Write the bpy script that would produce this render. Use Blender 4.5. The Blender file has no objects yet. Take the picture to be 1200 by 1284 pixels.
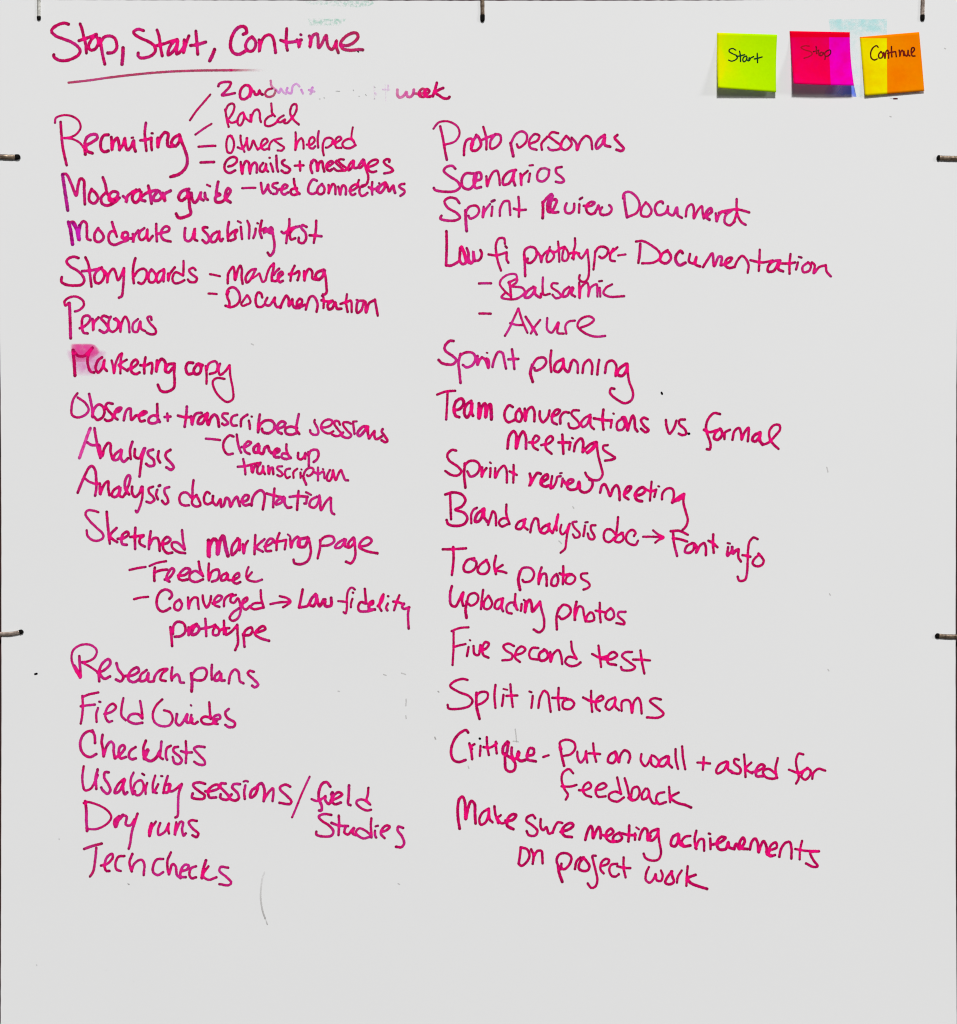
import bpy, math, random
from mathutils import Vector, noise

# ------------------------------------------------------------------ scene, camera, light
sc = bpy.context.scene
C = sc.collection
MM = 0.001
BASE = 0.9                                   # lower edge of the framed area above the floor


def P(x, y, d=0.0):
    """board millimetres (x right, y down from the top of the board, d out of it) -> world"""
    return Vector(((x - 600) * MM, -d * MM, BASE + (1284 - y) * MM))


cam = bpy.data.cameras.new('camera')
cam.sensor_fit = 'VERTICAL'
cam.sensor_height = 24
DIST = 2.6
cam.lens = 24 * DIST / 1.284
cam.clip_start = 0.05
cam.clip_end = 100
co = bpy.data.objects.new('camera', cam)
C.objects.link(co)
co.location = (0, -DIST, BASE + 0.642)
co.rotation_euler = (math.radians(90), 0, 0)
sc.camera = co

w = bpy.data.worlds.new('World')
sc.world = w
w.use_nodes = True
w.node_tree.nodes['Background'].inputs[0].default_value = (0.98, 0.99, 1.0, 1)
w.node_tree.nodes['Background'].inputs[1].default_value = 0.03


def lamp(name, loc, size, power, col):
    l = bpy.data.lights.new(name, 'AREA')
    l.shape = 'RECTANGLE'
    l.size = size[0]
    l.size_y = size[1]
    l.energy = power
    l.color = col
    o = bpy.data.objects.new(name, l)
    C.objects.link(o)
    o.location = loc
    o.rotation_euler = (Vector((0, 0, BASE + 0.642)) - Vector(loc)).to_track_quat('-Z', 'Y').to_euler()


KEY, SIDE, FRONT = 41400, 520, 45
lamp('ceiling_light', (1.5, -44.0, 45.5), (7.8, 5.5), KEY, (1, 0.995, 0.99))
lamp('side_ceiling_light', (13.0, -6.5, 6.5), (2.4, 1.6), SIDE, (1, 0.995, 0.99))
lamp('low_fill_light', (-1.5, -8.5, -2.5), (4.0, 2.0), FRONT, (0.97, 0.985, 1))  # unseen fill lamp, added to even out the brightness down the board

sc.view_settings.view_transform = 'Standard'
sc.view_settings.look = 'None'
sc.view_settings.exposure = 0
sc.view_settings.gamma = 1
sc.cycles.pixel_filter_type = 'BLACKMAN_HARRIS'
sc.cycles.filter_width = 1.15


# ------------------------------------------------------------------ helpers
def mesh_obj(name, verts, faces, m, parent=None, smooth=False, attrs=None):
    me = bpy.data.meshes.new(name)
    me.from_pydata([tuple(v) for v in verts], [], faces)
    if smooth:
        me.polygons.foreach_set('use_smooth', [True] * len(faces))
    for k, vals in (attrs or {}).items():
        a = me.attributes.new(k, 'FLOAT', 'POINT')
        a.data.foreach_set('value', vals)
    me.materials.append(m)
    me.update()
    o = bpy.data.objects.new(name, me)
    C.objects.link(o)
    if parent:
        o.parent = parent
    return o


def tag(o, label=None, cat=None, group=None, kind=None):
    for k, v in (('label', label), ('category', cat), ('group', group), ('kind', kind)):
        if v:
            o[k] = v
    return o


def new_mat(name, rough=0.5):
    m = bpy.data.materials.new(name)
    m.use_nodes = True
    nt = m.node_tree
    b = nt.nodes['Principled BSDF']
    b.inputs['Roughness'].default_value = rough
    return m, nt, b


def nd(nt, t, **kw):
    n = nt.nodes.new(t)
    for k, v in kw.items():
        setattr(n, k, v)
    return n


def ramp(nt, fac, stops):
    r = nd(nt, 'ShaderNodeValToRGB')
    while len(r.color_ramp.elements) < len(stops):
        r.color_ramp.elements.new(0.5)
    for e, (p, c) in zip(r.color_ramp.elements, stops):
        e.position = p
        e.color = (*c, 1) if len(c) == 3 else c
    nt.links.new(fac, r.inputs[0])
    return r.outputs[0]


def noise_tex(nt, scale, detail=3, rough=0.5):
    tc = nd(nt, 'ShaderNodeNewGeometry')
    n = nd(nt, 'ShaderNodeTexNoise')
    n.inputs['Scale'].default_value = scale
    n.inputs['Detail'].default_value = detail
    n.inputs['Roughness'].default_value = rough
    nt.links.new(tc.outputs['Position'], n.inputs['Vector'])
    return n.outputs['Fac']


def math_node(nt, op, a, b, clamp=False):
    n = nd(nt, 'ShaderNodeMath', operation=op, use_clamp=clamp)
    for i, v in enumerate((a, b)):
        if isinstance(v, (int, float)):
            n.inputs[i].default_value = v
        else:
            nt.links.new(v, n.inputs[i])
    return n.outputs[0]


def attr(nt, name):
    a = nd(nt, 'ShaderNodeAttribute')
    a.attribute_name = name
    return a.outputs['Fac']


def mixc(nt, fac, a, b):
    n = nd(nt, 'ShaderNodeMix', data_type='RGBA')
    for s, v in ((n.inputs[0], fac), (n.inputs[6], a), (n.inputs[7], b)):
        if isinstance(v, tuple):
            s.default_value = (*v, 1)
        elif isinstance(v, (int, float)):
            s.default_value = v
        else:
            nt.links.new(v, s)
    return n.outputs[2]


def s2l(*c):
    return tuple((v / 255 / 12.92) if v / 255 <= 0.04045 else ((v / 255 + 0.055) / 1.055) ** 2.4 for v in c)


# ------------------------------------------------------------------ materials
# ink: colour follows the amount of dye (thin, thick, start and end of a stroke), alpha its coverage
def ink_mat(name, dark, mid, bright, violet=None, rough=0.6):
    m, nt, b = new_mat(name, rough)
    b.inputs['Specular IOR Level'].default_value = 0.05
    n1 = noise_tex(nt, 160, 3, 0.6)
    n2 = noise_tex(nt, 900, 2, 0.6)
    dens = attr(nt, 'pool')
    v = math_node(nt, 'ADD', math_node(nt, 'MULTIPLY', dens, 0.62),
                  math_node(nt, 'MULTIPLY', math_node(nt, 'SUBTRACT', n1, 0.30), 1.35), True)
    col = ramp(nt, v, [(0.0, dark), (0.32, mid), (0.8, bright)])
    if violet:
        n3 = noise_tex(nt, 42, 3, 0.55)
        hue = attr(nt, 'hue')
        v3 = math_node(nt, 'ADD', math_node(nt, 'MULTIPLY', math_node(nt, 'SUBTRACT', n3, 0.5), 3.5),
                       math_node(nt, 'SUBTRACT', math_node(nt, 'MULTIPLY', hue, 1.5), 0.45), True)
        col = mixc(nt, math_node(nt, 'MULTIPLY', v3, 0.8), col, violet)
    end = attr(nt, 'tip')
    col = mixc(nt, math_node(nt, 'MULTIPLY', end, 0.75), col, tuple(c * 0.22 for c in dark))
    edge = attr(nt, 'rim')
    col = mixc(nt, math_node(nt, 'MULTIPLY', edge, 0.38), col, dark)
    nt.links.new(col, b.inputs['Base Color'])
    fade = attr(nt, 'fade')
    # dry brush: lower coverage breaks up with fine noise
    br = math_node(nt, 'SUBTRACT', math_node(nt, 'MULTIPLY', fade, 1.9), math_node(nt, 'MULTIPLY', n2, 0.9))
    a = math_node(nt, 'MINIMUM', math_node(nt, 'MAXIMUM', br, 0.0), 1.0)
    a = math_node(nt, 'MULTIPLY', a, math_node(nt, 'ADD', math_node(nt, 'MULTIPLY', fade, 0.9), 0.1))
    a = math_node(nt, 'MULTIPLY', a, 1.0, True)
    nt.links.new(a, b.inputs['Alpha'])
    return m


INK = {
    'c': ink_mat('pink_marker_ink', s2l(148, 0, 68), s2l(204, 2, 94), s2l(250, 8, 124), s2l(212, 46, 158)),
    'm': ink_mat('violet_pink_marker_ink', s2l(120, 0, 90), s2l(200, 10, 150), s2l(214, 30, 190)),
    'p': ink_mat('pale_pink_marker_ink', s2l(205, 30, 130), s2l(236, 80, 175), s2l(246, 110, 200)),
    'l': ink_mat('lilac_marker_ink', s2l(220, 120, 220), s2l(235, 150, 235), s2l(240, 175, 240)),
    's': ink_mat('smeared_marker_ink', s2l(225, 50, 150), s2l(240, 70, 175), s2l(245, 110, 200)),
    'e': ink_mat('grey_scuff', s2l(150, 146, 142), s2l(165, 160, 158), s2l(180, 178, 175)),
    'k': ink_mat('black_marker_ink', s2l(14, 10, 14), s2l(24, 16, 22), s2l(50, 40, 46)),
    'g': ink_mat('dark_green_pen_ink', s2l(0, 22, 14), s2l(0, 40, 22), s2l(0, 60, 30)),
    'r': ink_mat('dark_red_pen_ink', s2l(60, 0, 12), s2l(90, 0, 20), s2l(140, 0, 30)),
    'q': ink_mat('faint_red_pen_ink', s2l(150, 0, 24), s2l(165, 0, 30), s2l(175, 0, 30)),
    'b': ink_mat('maroon_pen_ink', s2l(60, 0, 8), s2l(84, 6, 6), s2l(120, 20, 8)),
}

# white board: baked enamel, very slight unevenness and a soft sheen
board_m, nt, b = new_mat('white_board_enamel', 0.42)
n = noise_tex(nt, 3.0, 4, 0.55)
nt.links.new(ramp(nt, n, [(0.3, (0.802, 0.804, 0.804)), (0.7, (0.812, 0.814, 0.814))]), b.inputs['Base Color'])
b.inputs['Specular IOR Level'].default_value = 0.25
nf = noise_tex(nt, 420, 2)
bp = nd(nt, 'ShaderNodeBump')
bp.inputs['Strength'].default_value = 0.04
bp.inputs['Distance'].default_value = 0.0004
nt.links.new(nf, bp.inputs['Height'])
nt.links.new(bp.outputs[0], b.inputs['Normal'])

edge_m, nt, b = new_mat('board_core', 0.8)
n = noise_tex(nt, 60)
nt.links.new(ramp(nt, n, [(0.3, (0.28, 0.2, 0.17)), (0.7, (0.42, 0.32, 0.28))]), b.inputs['Base Color'])

wall_m, nt, b = new_mat('dark_backing_panel', 0.8)
n = noise_tex(nt, 30, 4)
nt.links.new(ramp(nt, n, [(0.35, (0.010, 0.003, 0.003)), (0.7, (0.05, 0.008, 0.010))]), b.inputs['Base Color'])


def metal_mat(name, lo, hi):
    m, nt, b = new_mat(name, 0.38)
    n = noise_tex(nt, 220, 4, 0.65)
    nt.links.new(ramp(nt, n, [(0.32, lo), (0.68, hi)]), b.inputs['Base Color'])
    b.inputs['Metallic'].default_value = 0.55
    return m


rod_m = metal_mat('brown_tarnished_metal', s2l(66, 50, 38), s2l(150, 132, 112))
rod_grey = metal_mat('grey_tarnished_metal', s2l(110, 96, 88), s2l(176, 160, 148))
rod_pale = metal_mat('pale_metal', s2l(180, 180, 174), s2l(226, 224, 216))
rubber_m, nt, b = new_mat('black_rubber', 0.8)
b.inputs['Specular IOR Level'].default_value = 0.05
n = noise_tex(nt, 500)
nt.links.new(ramp(nt, n, [(0.3, (0.003, 0.003, 0.003)), (0.7, (0.010, 0.009, 0.008))]), b.inputs['Base Color'])


def tint_mat(name, c, amount, scale, lo=0.42, hi=0.62):
    """old ink wiped thin over the board, and one painted shade tint: patchy, mostly clear"""
    m, nt, b = new_mat(name, 0.5)
    b.inputs['Base Color'].default_value = (*c, 1)
    n = noise_tex(nt, scale, 5, 0.7)
    a = ramp(nt, n, [(lo, (0, 0, 0)), (hi, (1, 1, 1))])
    f = math_node(nt, 'MULTIPLY', math_node(nt, 'MULTIPLY', a, attr(nt, 'fade')), amount, True)
    nt.links.new(f, b.inputs['Alpha'])
    return m

STROKES = '''
@50 20 5
#Stop,
w4
180,52 155,45 115,55 78,82 75,100 100,125 150,145 200,165 235,190 252,215 245,240 210,265 160,280 115,275 88,255 88,243
252,50 265,85 275,130 288,180 292,232
245,155 275,145 320,130 355,115
350,120 330,140 312,168 306,198 320,214 345,208 364,180 366,150 352,125
375,140 383,180 393,240 407,302
376,185 388,152 405,132 430,125 465,135 482,175 478,210 455,230 425,232
w4.6
522,200 520,250 515,302
#Start,
w4
650,92 615,83 588,100 595,115 630,138 680,160 715,185 725,215 705,245 670,260 630,262 615,248 617,232
735,88 748,130 755,185 767,250
718,190 760,180 820,160 862,148
862,148 835,165 810,205 805,245 830,228 855,195 864,155 860,190 858,238 885,220 905,190 915,160
905,150 905,190 900,232 915,175 935,125
978,95 983,150 990,240
945,185 985,180 1040,163
w4.6
1095,210 1085,240 1065,280
#underline f1:1
f.75:.75
w3
180,418 300,405 420,388 550,372 700,357 850,347 1000,342 1200,340
f.75:.1
1200,340 1400,340 1458,342
f1:1
@250 20 5
#Continue
w4.4
275,115 295,105 290,75 265,65 235,80 208,120 195,170 200,210 220,235 250,240 280,225 300,212
w4
330,130 305,150 290,185 300,215 330,220 350,195 352,160 332,133
374,150 378,185 376,222 383,180 400,140 425,120 450,122 466,150 473,190 478,230
548,80 545,130 545,180 552,215
510,152 550,165 600,160 640,150
612,150 622,170 625,195 632,155
w3
635,116 638,118
w4
f.85:.85
690,125 700,150 692,195 700,150 715,120 738,112 744,145 748,200 765,180 795,122 800,160 808,192 830,210 848,190 860,155 858,190 872,230
883,182 930,185 975,160 995,130 985,108 950,110 905,140 885,175 900,205 950,215 1000,210 1025,212
f1:1
#speck
k
w1.6
990,220 998,226
c
@230 90 6.667
#2 audits
w3.4
292,120 300,100 345,85 395,90 385,125 350,165 322,195 375,190 430,178
w3.6
548,118 520,112 485,140 472,180 480,220 505,230 535,215 558,180 556,130 548,118 568,145 556,205 575,160 590,165 600,190 625,185 636,155 645,180 662,190
f.9:.65
w3
740,140 705,150 685,175 690,200 720,210 755,195 770,160
p
f.7:.6
730,75 738,120 770,150
f.75:.6
w2.8
l
775,150 800,175 815,140 835,170 858,185
870,135 862,160 900,180 915,120 945,100 970,122
985,150 1000,182
1050,150 1070,160 1095,165
1080,130 1072,160 1062,185
c
f1:1
#Randal
w3
f.9:1
350,315 355,350 366,410 378,460
352,325 375,280 405,265 425,280 418,330 385,385 372,400 400,425 430,420 450,408
500,340 475,355 455,395 458,440 475,448 498,415 508,375 504,345 518,385 555,415
562,360 565,420 572,370 595,325 620,315 638,345 640,390 648,420
735,265 738,310 742,345 765,372
742,362 705,382 682,415 685,445 710,455 755,440 790,410
838,365 800,390 785,415 815,420 850,398 842,425 865,428 900,395 935,345 948,300 940,272 915,275 895,315 895,355 925,405 965,440
#dash mark
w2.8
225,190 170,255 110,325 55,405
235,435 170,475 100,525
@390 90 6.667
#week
p
f.65:.75
w3.6
722,150 722,190 740,215 775,200 798,168 805,205 835,208 855,180 860,150
f.7:1
c
860,180 895,185 930,182 955,158 932,142 908,165 908,200 935,210 965,190 990,160 968,145 950,175 962,205 990,208 1015,200
f1:1
1052,92 1042,130 1030,170 1018,205
1105,135 1070,150 1040,172 1075,200 1110,222 1145,222 1158,210
#wiped letter
l
f.5:.4
w2
600,148 655,150
645,112 640,158
535,178 545,190
5,130 -2,155 8,180
k
f.5:.5
w1.2
70,228 76,228
108,218 114,220
210,163 240,163
353,152 356,158
400,205 404,205
456,190 462,198
531,127 536,132
530,225 534,226
l
f.35:.35
525,120 530,230
620,105 625,245
c
f1:1
@60 130 5
#Recruiting
w2.8
45,120 50,90 100,72 155,80 195,110 205,150 180,190 135,212 100,215 150,220 200,245 235,290
w3.6
80,115 85,190 95,280 118,385
w4
235,318 232,270 240,220 270,195 305,195 310,215 280,240 240,265 245,295 280,310
380,195 350,200 332,240 335,285 355,302 380,295
398,210 402,250 402,290 410,245 435,215 445,245 450,290
450,285 475,250 483,215 485,250 500,290 525,265 538,230 540,270 550,298
w2.4
525,214 535,212
w3.6
615,120 608,180 612,240 618,295
580,230 620,225 650,215
650,215 648,250 652,290
w2.4
650,185 658,186
w4
690,215 690,272 700,225 735,180 755,190 750,230 755,265 790,265
825,195 790,215 775,250 800,265 825,235 830,205
825,195 840,240 860,290 875,350 865,400 825,440 770,458
#dash mark
w3.2
945,270 1050,264
w3.6
958,369 1042,366
#Moderator
f.9:.9
m
w4.4
92,445 100,500 112,580 125,668
c
f1:1
w3.8
92,442 115,442 150,510 178,575 190,510 205,470 225,480 228,540 232,630
275,535 260,570 262,610 290,625 315,595 300,560 275,540
345,462 360,505 370,560
360,560 335,590 340,625 370,638 410,625 450,590
375,565 400,600 430,590 440,560 410,550 385,575 390,610 420,605
472,580 495,600 490,620 500,580 530,555 555,540
w4
575,540 540,560 530,600 550,620 580,590 585,550 585,600 610,610
630,515 640,560 650,625
590,580 620,560 665,545 690,545 665,580 665,605 695,605 715,580 700,550
720,560 725,590 735,610 730,570 770,545
#guide
w4.2
885,535 840,550 820,590 835,608 870,585 885,555
875,545 885,600 890,650 895,690 860,710 820,715 805,690
w4
900,560 905,600 920,620 945,595 960,555 955,590 975,605
985,560 988,590 1002,602
w2.8
998,508 1018,518
w4
1068,490 1060,530 1060,575 1080,570
1075,565 1050,590 1055,615 1090,615 1125,580 1145,545 1130,530 1115,560 1115,595 1145,618
@230 150 8
#Others
w3
485,165 455,165 435,210 432,280 445,325 475,335 500,295 508,240 495,190 470,160
573,160 575,210 590,270 612,322
545,278 590,290 625,240 640,185
635,185 640,240 655,305 680,270 700,210 720,250 745,300
745,300 800,260 845,215 825,190 790,215 780,270 805,300 850,290
w2.8
860,300 865,250 895,210 940,195 985,188
920,215 970,250 1010,280 985,310 945,308
@360 150 7.5
#helped
w3
80,120 82,180 78,285
78,285 100,210 135,175 150,200 155,272
185,235 225,235 260,195 245,165 215,180 205,230 215,265 245,270 265,250
298,108 288,180 292,262
w3
345,335 335,280 340,220 360,180 400,170 430,190 420,230 380,262 365,262
w3
425,210 440,225 480,205 510,180 495,160 465,175 450,220 465,262 510,265
w3
640,238 620,195 590,180 545,195 520,230 540,262 590,268 645,240
w2.6
618,72 608,130 608,180 630,212
@230 150 8
#dash mark
@230 150 8
#emails
w3.4
450,470 490,460 535,420 530,385 490,375 440,405 412,460 420,510 460,535 520,510
575,425 580,480 590,545 600,470 630,415 655,430 660,480 668,540
668,530 685,460 715,430 735,450 735,530
800,435 770,475 770,515 800,520 825,480 830,440 830,500 850,520
875,440 890,480 900,520
w2.4
862,382 868,383
w3.4
932,362 935,420 938,480 950,520
1015,405 990,420 1000,450 1045,475 1070,500 1050,530 1010,530 985,510
@360 150 7.5
#plus sign
w3.2
72,433 155,430
120,393 123,480
#messages
@385 190 10.43
w3.6
60,130 48,180 50,230 68,280
60,150 85,110 115,125 130,170 135,250
140,250 150,170 185,125 205,150 210,200 225,260
260,200 310,175 340,145 320,125 280,145 255,190 265,235 300,250 325,235
w3.2
390,120 375,140 405,175 450,215 475,240 440,250 390,250 350,218
480,105 440,100 410,118 430,150 480,190 520,225 500,245 465,248
w3.4
605,120 570,150 540,210 545,245 580,215 610,160 612,120 605,180 620,215 655,212
735,105 700,150 675,195 690,215 725,185 745,120
w3.2
745,110 760,180 780,250 800,320 795,390 770,435 720,460
785,205 860,185 925,140 920,110 870,110 810,150 790,200 820,255 860,268 905,258
1075,135 1080,105 1040,100 1005,130 1030,170 1100,215 1125,245 1090,270 1010,285
@230 150 8
w3.2
#dash mark
w3
590,688 722,684
#used
w3.4
778,635 785,690 800,740 835,690 850,650 855,700 880,735
945,635 900,645 895,670 940,700 935,740 900,745
960,700 1020,690 1045,665 1020,650 990,680 985,730 1010,750 1050,730
1108,595 1115,650 1140,720 1165,745
1140,690 1085,700 1075,730 1100,755 1160,740
@360 150 7.5
#connections
w3.4
280,575 245,562 220,590 200,640 205,685 240,698 275,685
330,605 295,635 285,680 310,702 345,685 350,640 325,608
390,615 395,650 390,695 405,650 430,605 450,620 455,700
@420 220 12
w3.4
50,170 65,220 78,290 90,220 120,150 150,160 168,210 162,285
w3.2
220,235 290,210 340,160 315,135 260,160 225,215 240,280 275,295 308,275
360,70 345,130 350,165
465,140 415,150 375,195 370,260 400,305 440,300 490,262
562,100 555,180 562,285
508,175 560,205 620,195 655,165
655,170 640,200 630,230
w2.6
665,117 668,121
w3.6
750,110 700,140 660,190 650,240 680,260 720,230 750,180 755,105 790,160 815,235 850,190 880,150 885,195 905,260
w3.2
1045,125 990,135 965,165 1010,200 1050,230 1040,265 985,305
@70 265 6.667
#Moderate
m
w4.6
105,90 120,140 130,200 140,275
145,100 175,150 195,240 190,180 200,120
c
w3.6
110,95 150,90 185,160 205,110 230,82 255,100 260,160 265,230 290,240
355,140 325,190 330,245 365,255 400,220 385,180 350,145
470,90 485,140 510,210
495,165 460,170 440,220 455,265 490,280 540,262 600,240 
560,180 555,220 590,220 605,195 585,172 560,190 570,230 630,225
645,190 650,230 645,262 655,210 690,160
w3.4
740,140 705,170 695,215 715,240 755,210 765,150 765,210 775,245 810,205
840,105 840,160 845,250
840,190 880,180 940,165 950,140 920,125 890,150 880,200 900,235 960,252
#Story
w3.6
190,390 150,380 105,395 90,420 120,460 180,495 225,540 238,580 215,612 150,620 85,612 48,590 50,550
248,385 272,440 285,520 298,628
220,500 280,495 340,485 385,470
375,475 335,510 322,555 335,595 365,600 400,560 405,510 380,475
w3.4
395,490 430,530 430,595 440,530 480,480 500,510 520,575 550,530 570,475
570,475 568,560 562,640 550,710 528,722
#boards
w3.6
665,392 650,450 645,530 652,600
w3.4
655,540 690,495 735,480 760,505 755,560 720,605 690,595
800,485 775,530 785,590 820,590 840,540 815,500 800,485
905,485 860,510 840,560 855,595 880,575 905,520 905,490 900,585
940,520 940,580 950,530 995,468
w3.2
1068,415 1068,480 1065,530
1065,535 1000,510 975,560 990,598 1030,598 1075,575
1168,490 1150,472 1115,490 1130,520 1180,560 1165,590 1120,588 1105,570
@230 265 6.667
#usability
w3.6
15,140 10,190 15,235 45,250 75,220 95,145 92,200 95,235 115,245
200,135 165,135 165,155 205,200 215,240 190,265 160,240
280,170 240,200 230,250 260,255 290,215 300,165 300,220 315,248 330,230
380,90 370,150 375,245
375,210 415,170 450,155 430,190 435,225 395,245
w3.4
480,130 485,180 490,230
w2.8
455,82 480,95
w3.4
535,80 550,120 548,225
605,145 600,180 585,222
w2.4
618,98 624,101
w3.6
655,78 645,120 640,170 655,220
645,160 690,140 690,165 665,180 700,160 735,135
730,135 710,170 735,180 745,150
w3.4
740,140 750,200 762,280 750,345 725,370 705,345
#test
w3.4
885,65 885,120 870,180 860,265
820,170 840,182 900,145 940,130
970,125 925,140 890,190 900,235 935,225
1030,130 995,115 985,135 1020,180 1025,230 1000,265 965,255 965,220
1110,78 1108,150 1090,262
1055,200 1155,208
@230 265 6.667
#dash mark
w3
222,525 305,542
210,687 278,691
#Marketing
@280 325 10.91
w3.4
60,330 68,200 100,140 135,105 150,150 160,285 185,200 205,130 235,90 255,150 250,240 265,335
445,135 390,145 335,195 305,260 320,318 355,300 400,230 430,165 440,140
w2.6
400,260 440,235 490,195
w3
495,195 515,260 540,310 575,290 600,200 640,110 690,58
w3.4
690,58 685,140 665,220 665,295
765,130 720,170 690,215
w3.4
670,290 720,300 770,240 815,200 800,170 760,200 750,260 775,315 815,295
@230 265 6.667
w3.4
930,455 905,510 895,580
882,525 930,520 965,500 970,520 955,575
1010,500 1012,580 1020,530 1050,480 1075,500 1080,560 1110,570
w4
1175,490 1120,510 1105,550 1130,570 1165,540 1180,495
w3.4
1175,490 1190,560 1195,620 1195,680 1160,705
@250 320 5
#Documentation
@280 355 9.23
w3.4
60,95 45,150 70,220 70,270
25,262 90,278 160,245 192,190 180,110 140,60 100,48 55,75 40,130 
w3
275,140 240,190 208,245 225,262 270,248 312,225 305,180 280,142
w3.4
450,165 440,125 405,108 380,150 375,220 395,270 440,275 480,245
510,170 485,220 490,250 530,258 570,215 598,165 595,220 620,275 660,270
w3.6
660,285 690,210 730,145 755,180 760,265 780,220 800,185 800,240 830,285 880,285
w3.4
860,255 905,235 910,195 885,180 855,215 850,265
880,285 920,262 945,250
955,305 975,230 1005,160 1040,150 1075,190 1092,250 1080,330
@250 320 5
w3.2
775,245 780,290 778,330
765,282 800,290 835,285
w3.6
835,285 805,310 812,338 835,330 850,295 865,335 890,335
w3.2
925,245 920,300 930,355
885,305 930,290 950,285 955,355
w2.4
985,280 992,282
w3.4
1030,285 995,290 985,340 990,362 1015,345 1030,300 1040,290 1045,360 1065,300 1090,285
1100,278 1108,320 1118,378
@70 360 5
#Personas
w3.2
80,100 60,115 55,90 85,65 130,60 170,85 175,115 145,145 120,152
w4
85,100 88,160 93,320
w3.4
150,258 180,245 210,215 215,190 200,178 170,190 165,250 175,285 200,290
w3.6
230,200 235,235 235,270 238,225 268,190
330,190 300,180 285,195 310,225 330,260 305,285 275,270
w3.2
345,185 330,220 335,265 355,280 385,260 390,215 365,200
375,195 400,225 405,280 410,235 435,185 455,215 462,282
515,200 485,230 485,275 510,280 530,215 535,260 560,275
600,205 595,185 575,190 590,225 625,265 625,290 595,295 570,285
#Marketing
c
f1:1
w4.2
108,395 115,470 120,555
w3.6
115,405 140,430 180,430 220,390 230,380
230,380 205,420 200,480 220,530 240,535
290,440 265,460 250,510 265,535 295,500 305,455 300,500 320,525
w3.2
350,460 360,500 365,540 375,480 400,425 415,415 408,450 405,540
445,455 410,475 395,490 420,505 450,525
w3.6
455,515 490,500 515,470 500,455 475,480 475,530 500,545 525,535
562,440 555,490 555,540
530,490 565,490 600,475 605,500 600,540
w3.8
635,460 630,530 640,480 665,450 685,470 690,530
740,480 705,485 685,520 705,535 735,505
w3.6
745,480 742,540 745,590 740,630 700,655 660,650 640,612
#copy
w4
860,475 830,475 815,510 830,545 860,540
885,485 865,520 875,545 900,540 910,500 890,480 920,490
w3.2
940,495 945,540 945,605
945,520 960,480 1000,465 1015,490 1005,530 965,545
1030,480 1020,515 1030,550 1060,530 1090,490
w3
1090,490 1095,560 1110,640 1110,700 1075,720 1030,690 995,640 985,590 1010,570 1058,575
@80 480 5.714
#Observed
w3.2
98,75 70,115 55,180 60,230 95,248 150,232 178,195 155,145 100,105
w3.6
182,80 195,140 205,195 208,245
205,240 215,190 250,155 280,170 292,210 275,250 240,265 218,245
350,150 315,145 300,165 320,200 350,235 345,262 310,272 295,262
365,210 395,205 412,180 390,180 368,210 365,245 385,262
430,268 440,220 455,190 478,185 480,225 485,265 515,235
515,235 560,230 595,210 570,205 540,240 550,275 580,270
w3.6
670,152 670,200 675,260 688,280
675,235 635,235 608,260 615,285 655,288 682,265
#plus sign
w3.4
722,245 765,242
742,220 745,272
#transcribed
w3.6
882,170 878,230 866,315
818,235 860,245 905,245
912,240 920,300 928,255 950,220 988,215
w4
1020,225 975,250 962,290 990,290 1015,250 1030,215 1025,260 1035,300 1055,250 1080,228 1100,245 1112,312
w3.4
1175,220 1145,220 1135,240 1165,270 1178,290 1150,302 1135,292
@280 500 5.4545
95,110 65,120 52,155 65,182 92,182
120,188 125,140 165,108
175,150 180,175 182,205
w2.4
193,121 196,122
w3.6
250,108 242,160 238,228
240,215 250,180 285,150 330,150 350,175 345,210 310,235 270,225 265,205
365,205 410,190 425,165 400,155 370,185 375,225 400,238
w3.4
517,105 505,160 500,210 520,240
505,200 460,190 425,205 430,235 465,245 510,230
#sessions
@385 505 10.91
w3.2
105,235 100,260 130,320 155,390 145,430 100,440 50,410 42,375
190,335 260,335 330,300 345,250 300,228 235,250 195,310 205,370 255,410 310,418 360,390
450,300 430,255 385,250 375,290 420,360 465,420 440,450 390,455 345,435
600,285 550,265 495,275 500,315 560,390 605,440 580,475 520,475 475,445 495,405
w2.8
630,258 680,254
w3.2
630,280 640,350 650,425
w3.8
835,330 770,325 710,380 690,430 715,455 760,420 805,360 830,330 830,400 850,485
w3.4
850,485 890,430 925,385 920,440 940,495 985,485 1020,460
1035,360 1020,390 1060,450 1100,520 1075,540 1020,512
@280 500 5.4545
w3.4
#dash mark
@80 480 5.714
w3.2
1018,400 1120,410
@280 500 5.4545
#Cleaned
w3.4
70,258 45,250 15,275 0,310 5,350 30,380 65,375
92,245 98,290 108,335 122,368
125,330 160,325 190,300 170,292 145,320 150,360 180,378
w4
240,310 210,335 212,365 235,365 245,320 245,365 270,375 285,335 305,325 315,355 330,370
330,370 365,370 385,350 365,342 345,375 355,398 380,400
w3.4
432,312 432,350 445,385 462,405
440,375 405,375 400,400 430,412 460,402
#up
w3.4
512,370 512,405 530,415 550,400 562,370 560,410
582,365 585,410 585,458
582,390 600,355 640,350 652,375 640,415 618,432
#transcription
@290 570 8
w3.2
120,45 135,120 142,198
65,122 140,115 220,95 295,82
w3.6
200,105 212,180 225,140 245,105
w3.4
290,95 265,125 265,185 295,190 318,150 320,110 320,160 338,195
372,115 378,195 392,140 412,130 422,195
w3
510,118 470,120 460,140 500,175 515,200 490,218 462,205
590,140 550,150 540,200 560,235 588,222
625,232 625,175 662,142
w2
702,147 707,150
w3
695,180 695,232
w3.4
720,215 735,260 752,300
w3
722,215 745,160 790,130 825,145 815,185 775,215 760,205
870,130 870,258
825,175 880,190 925,170 935,235
w2.2
918,144 924,147
w3.2
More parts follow.
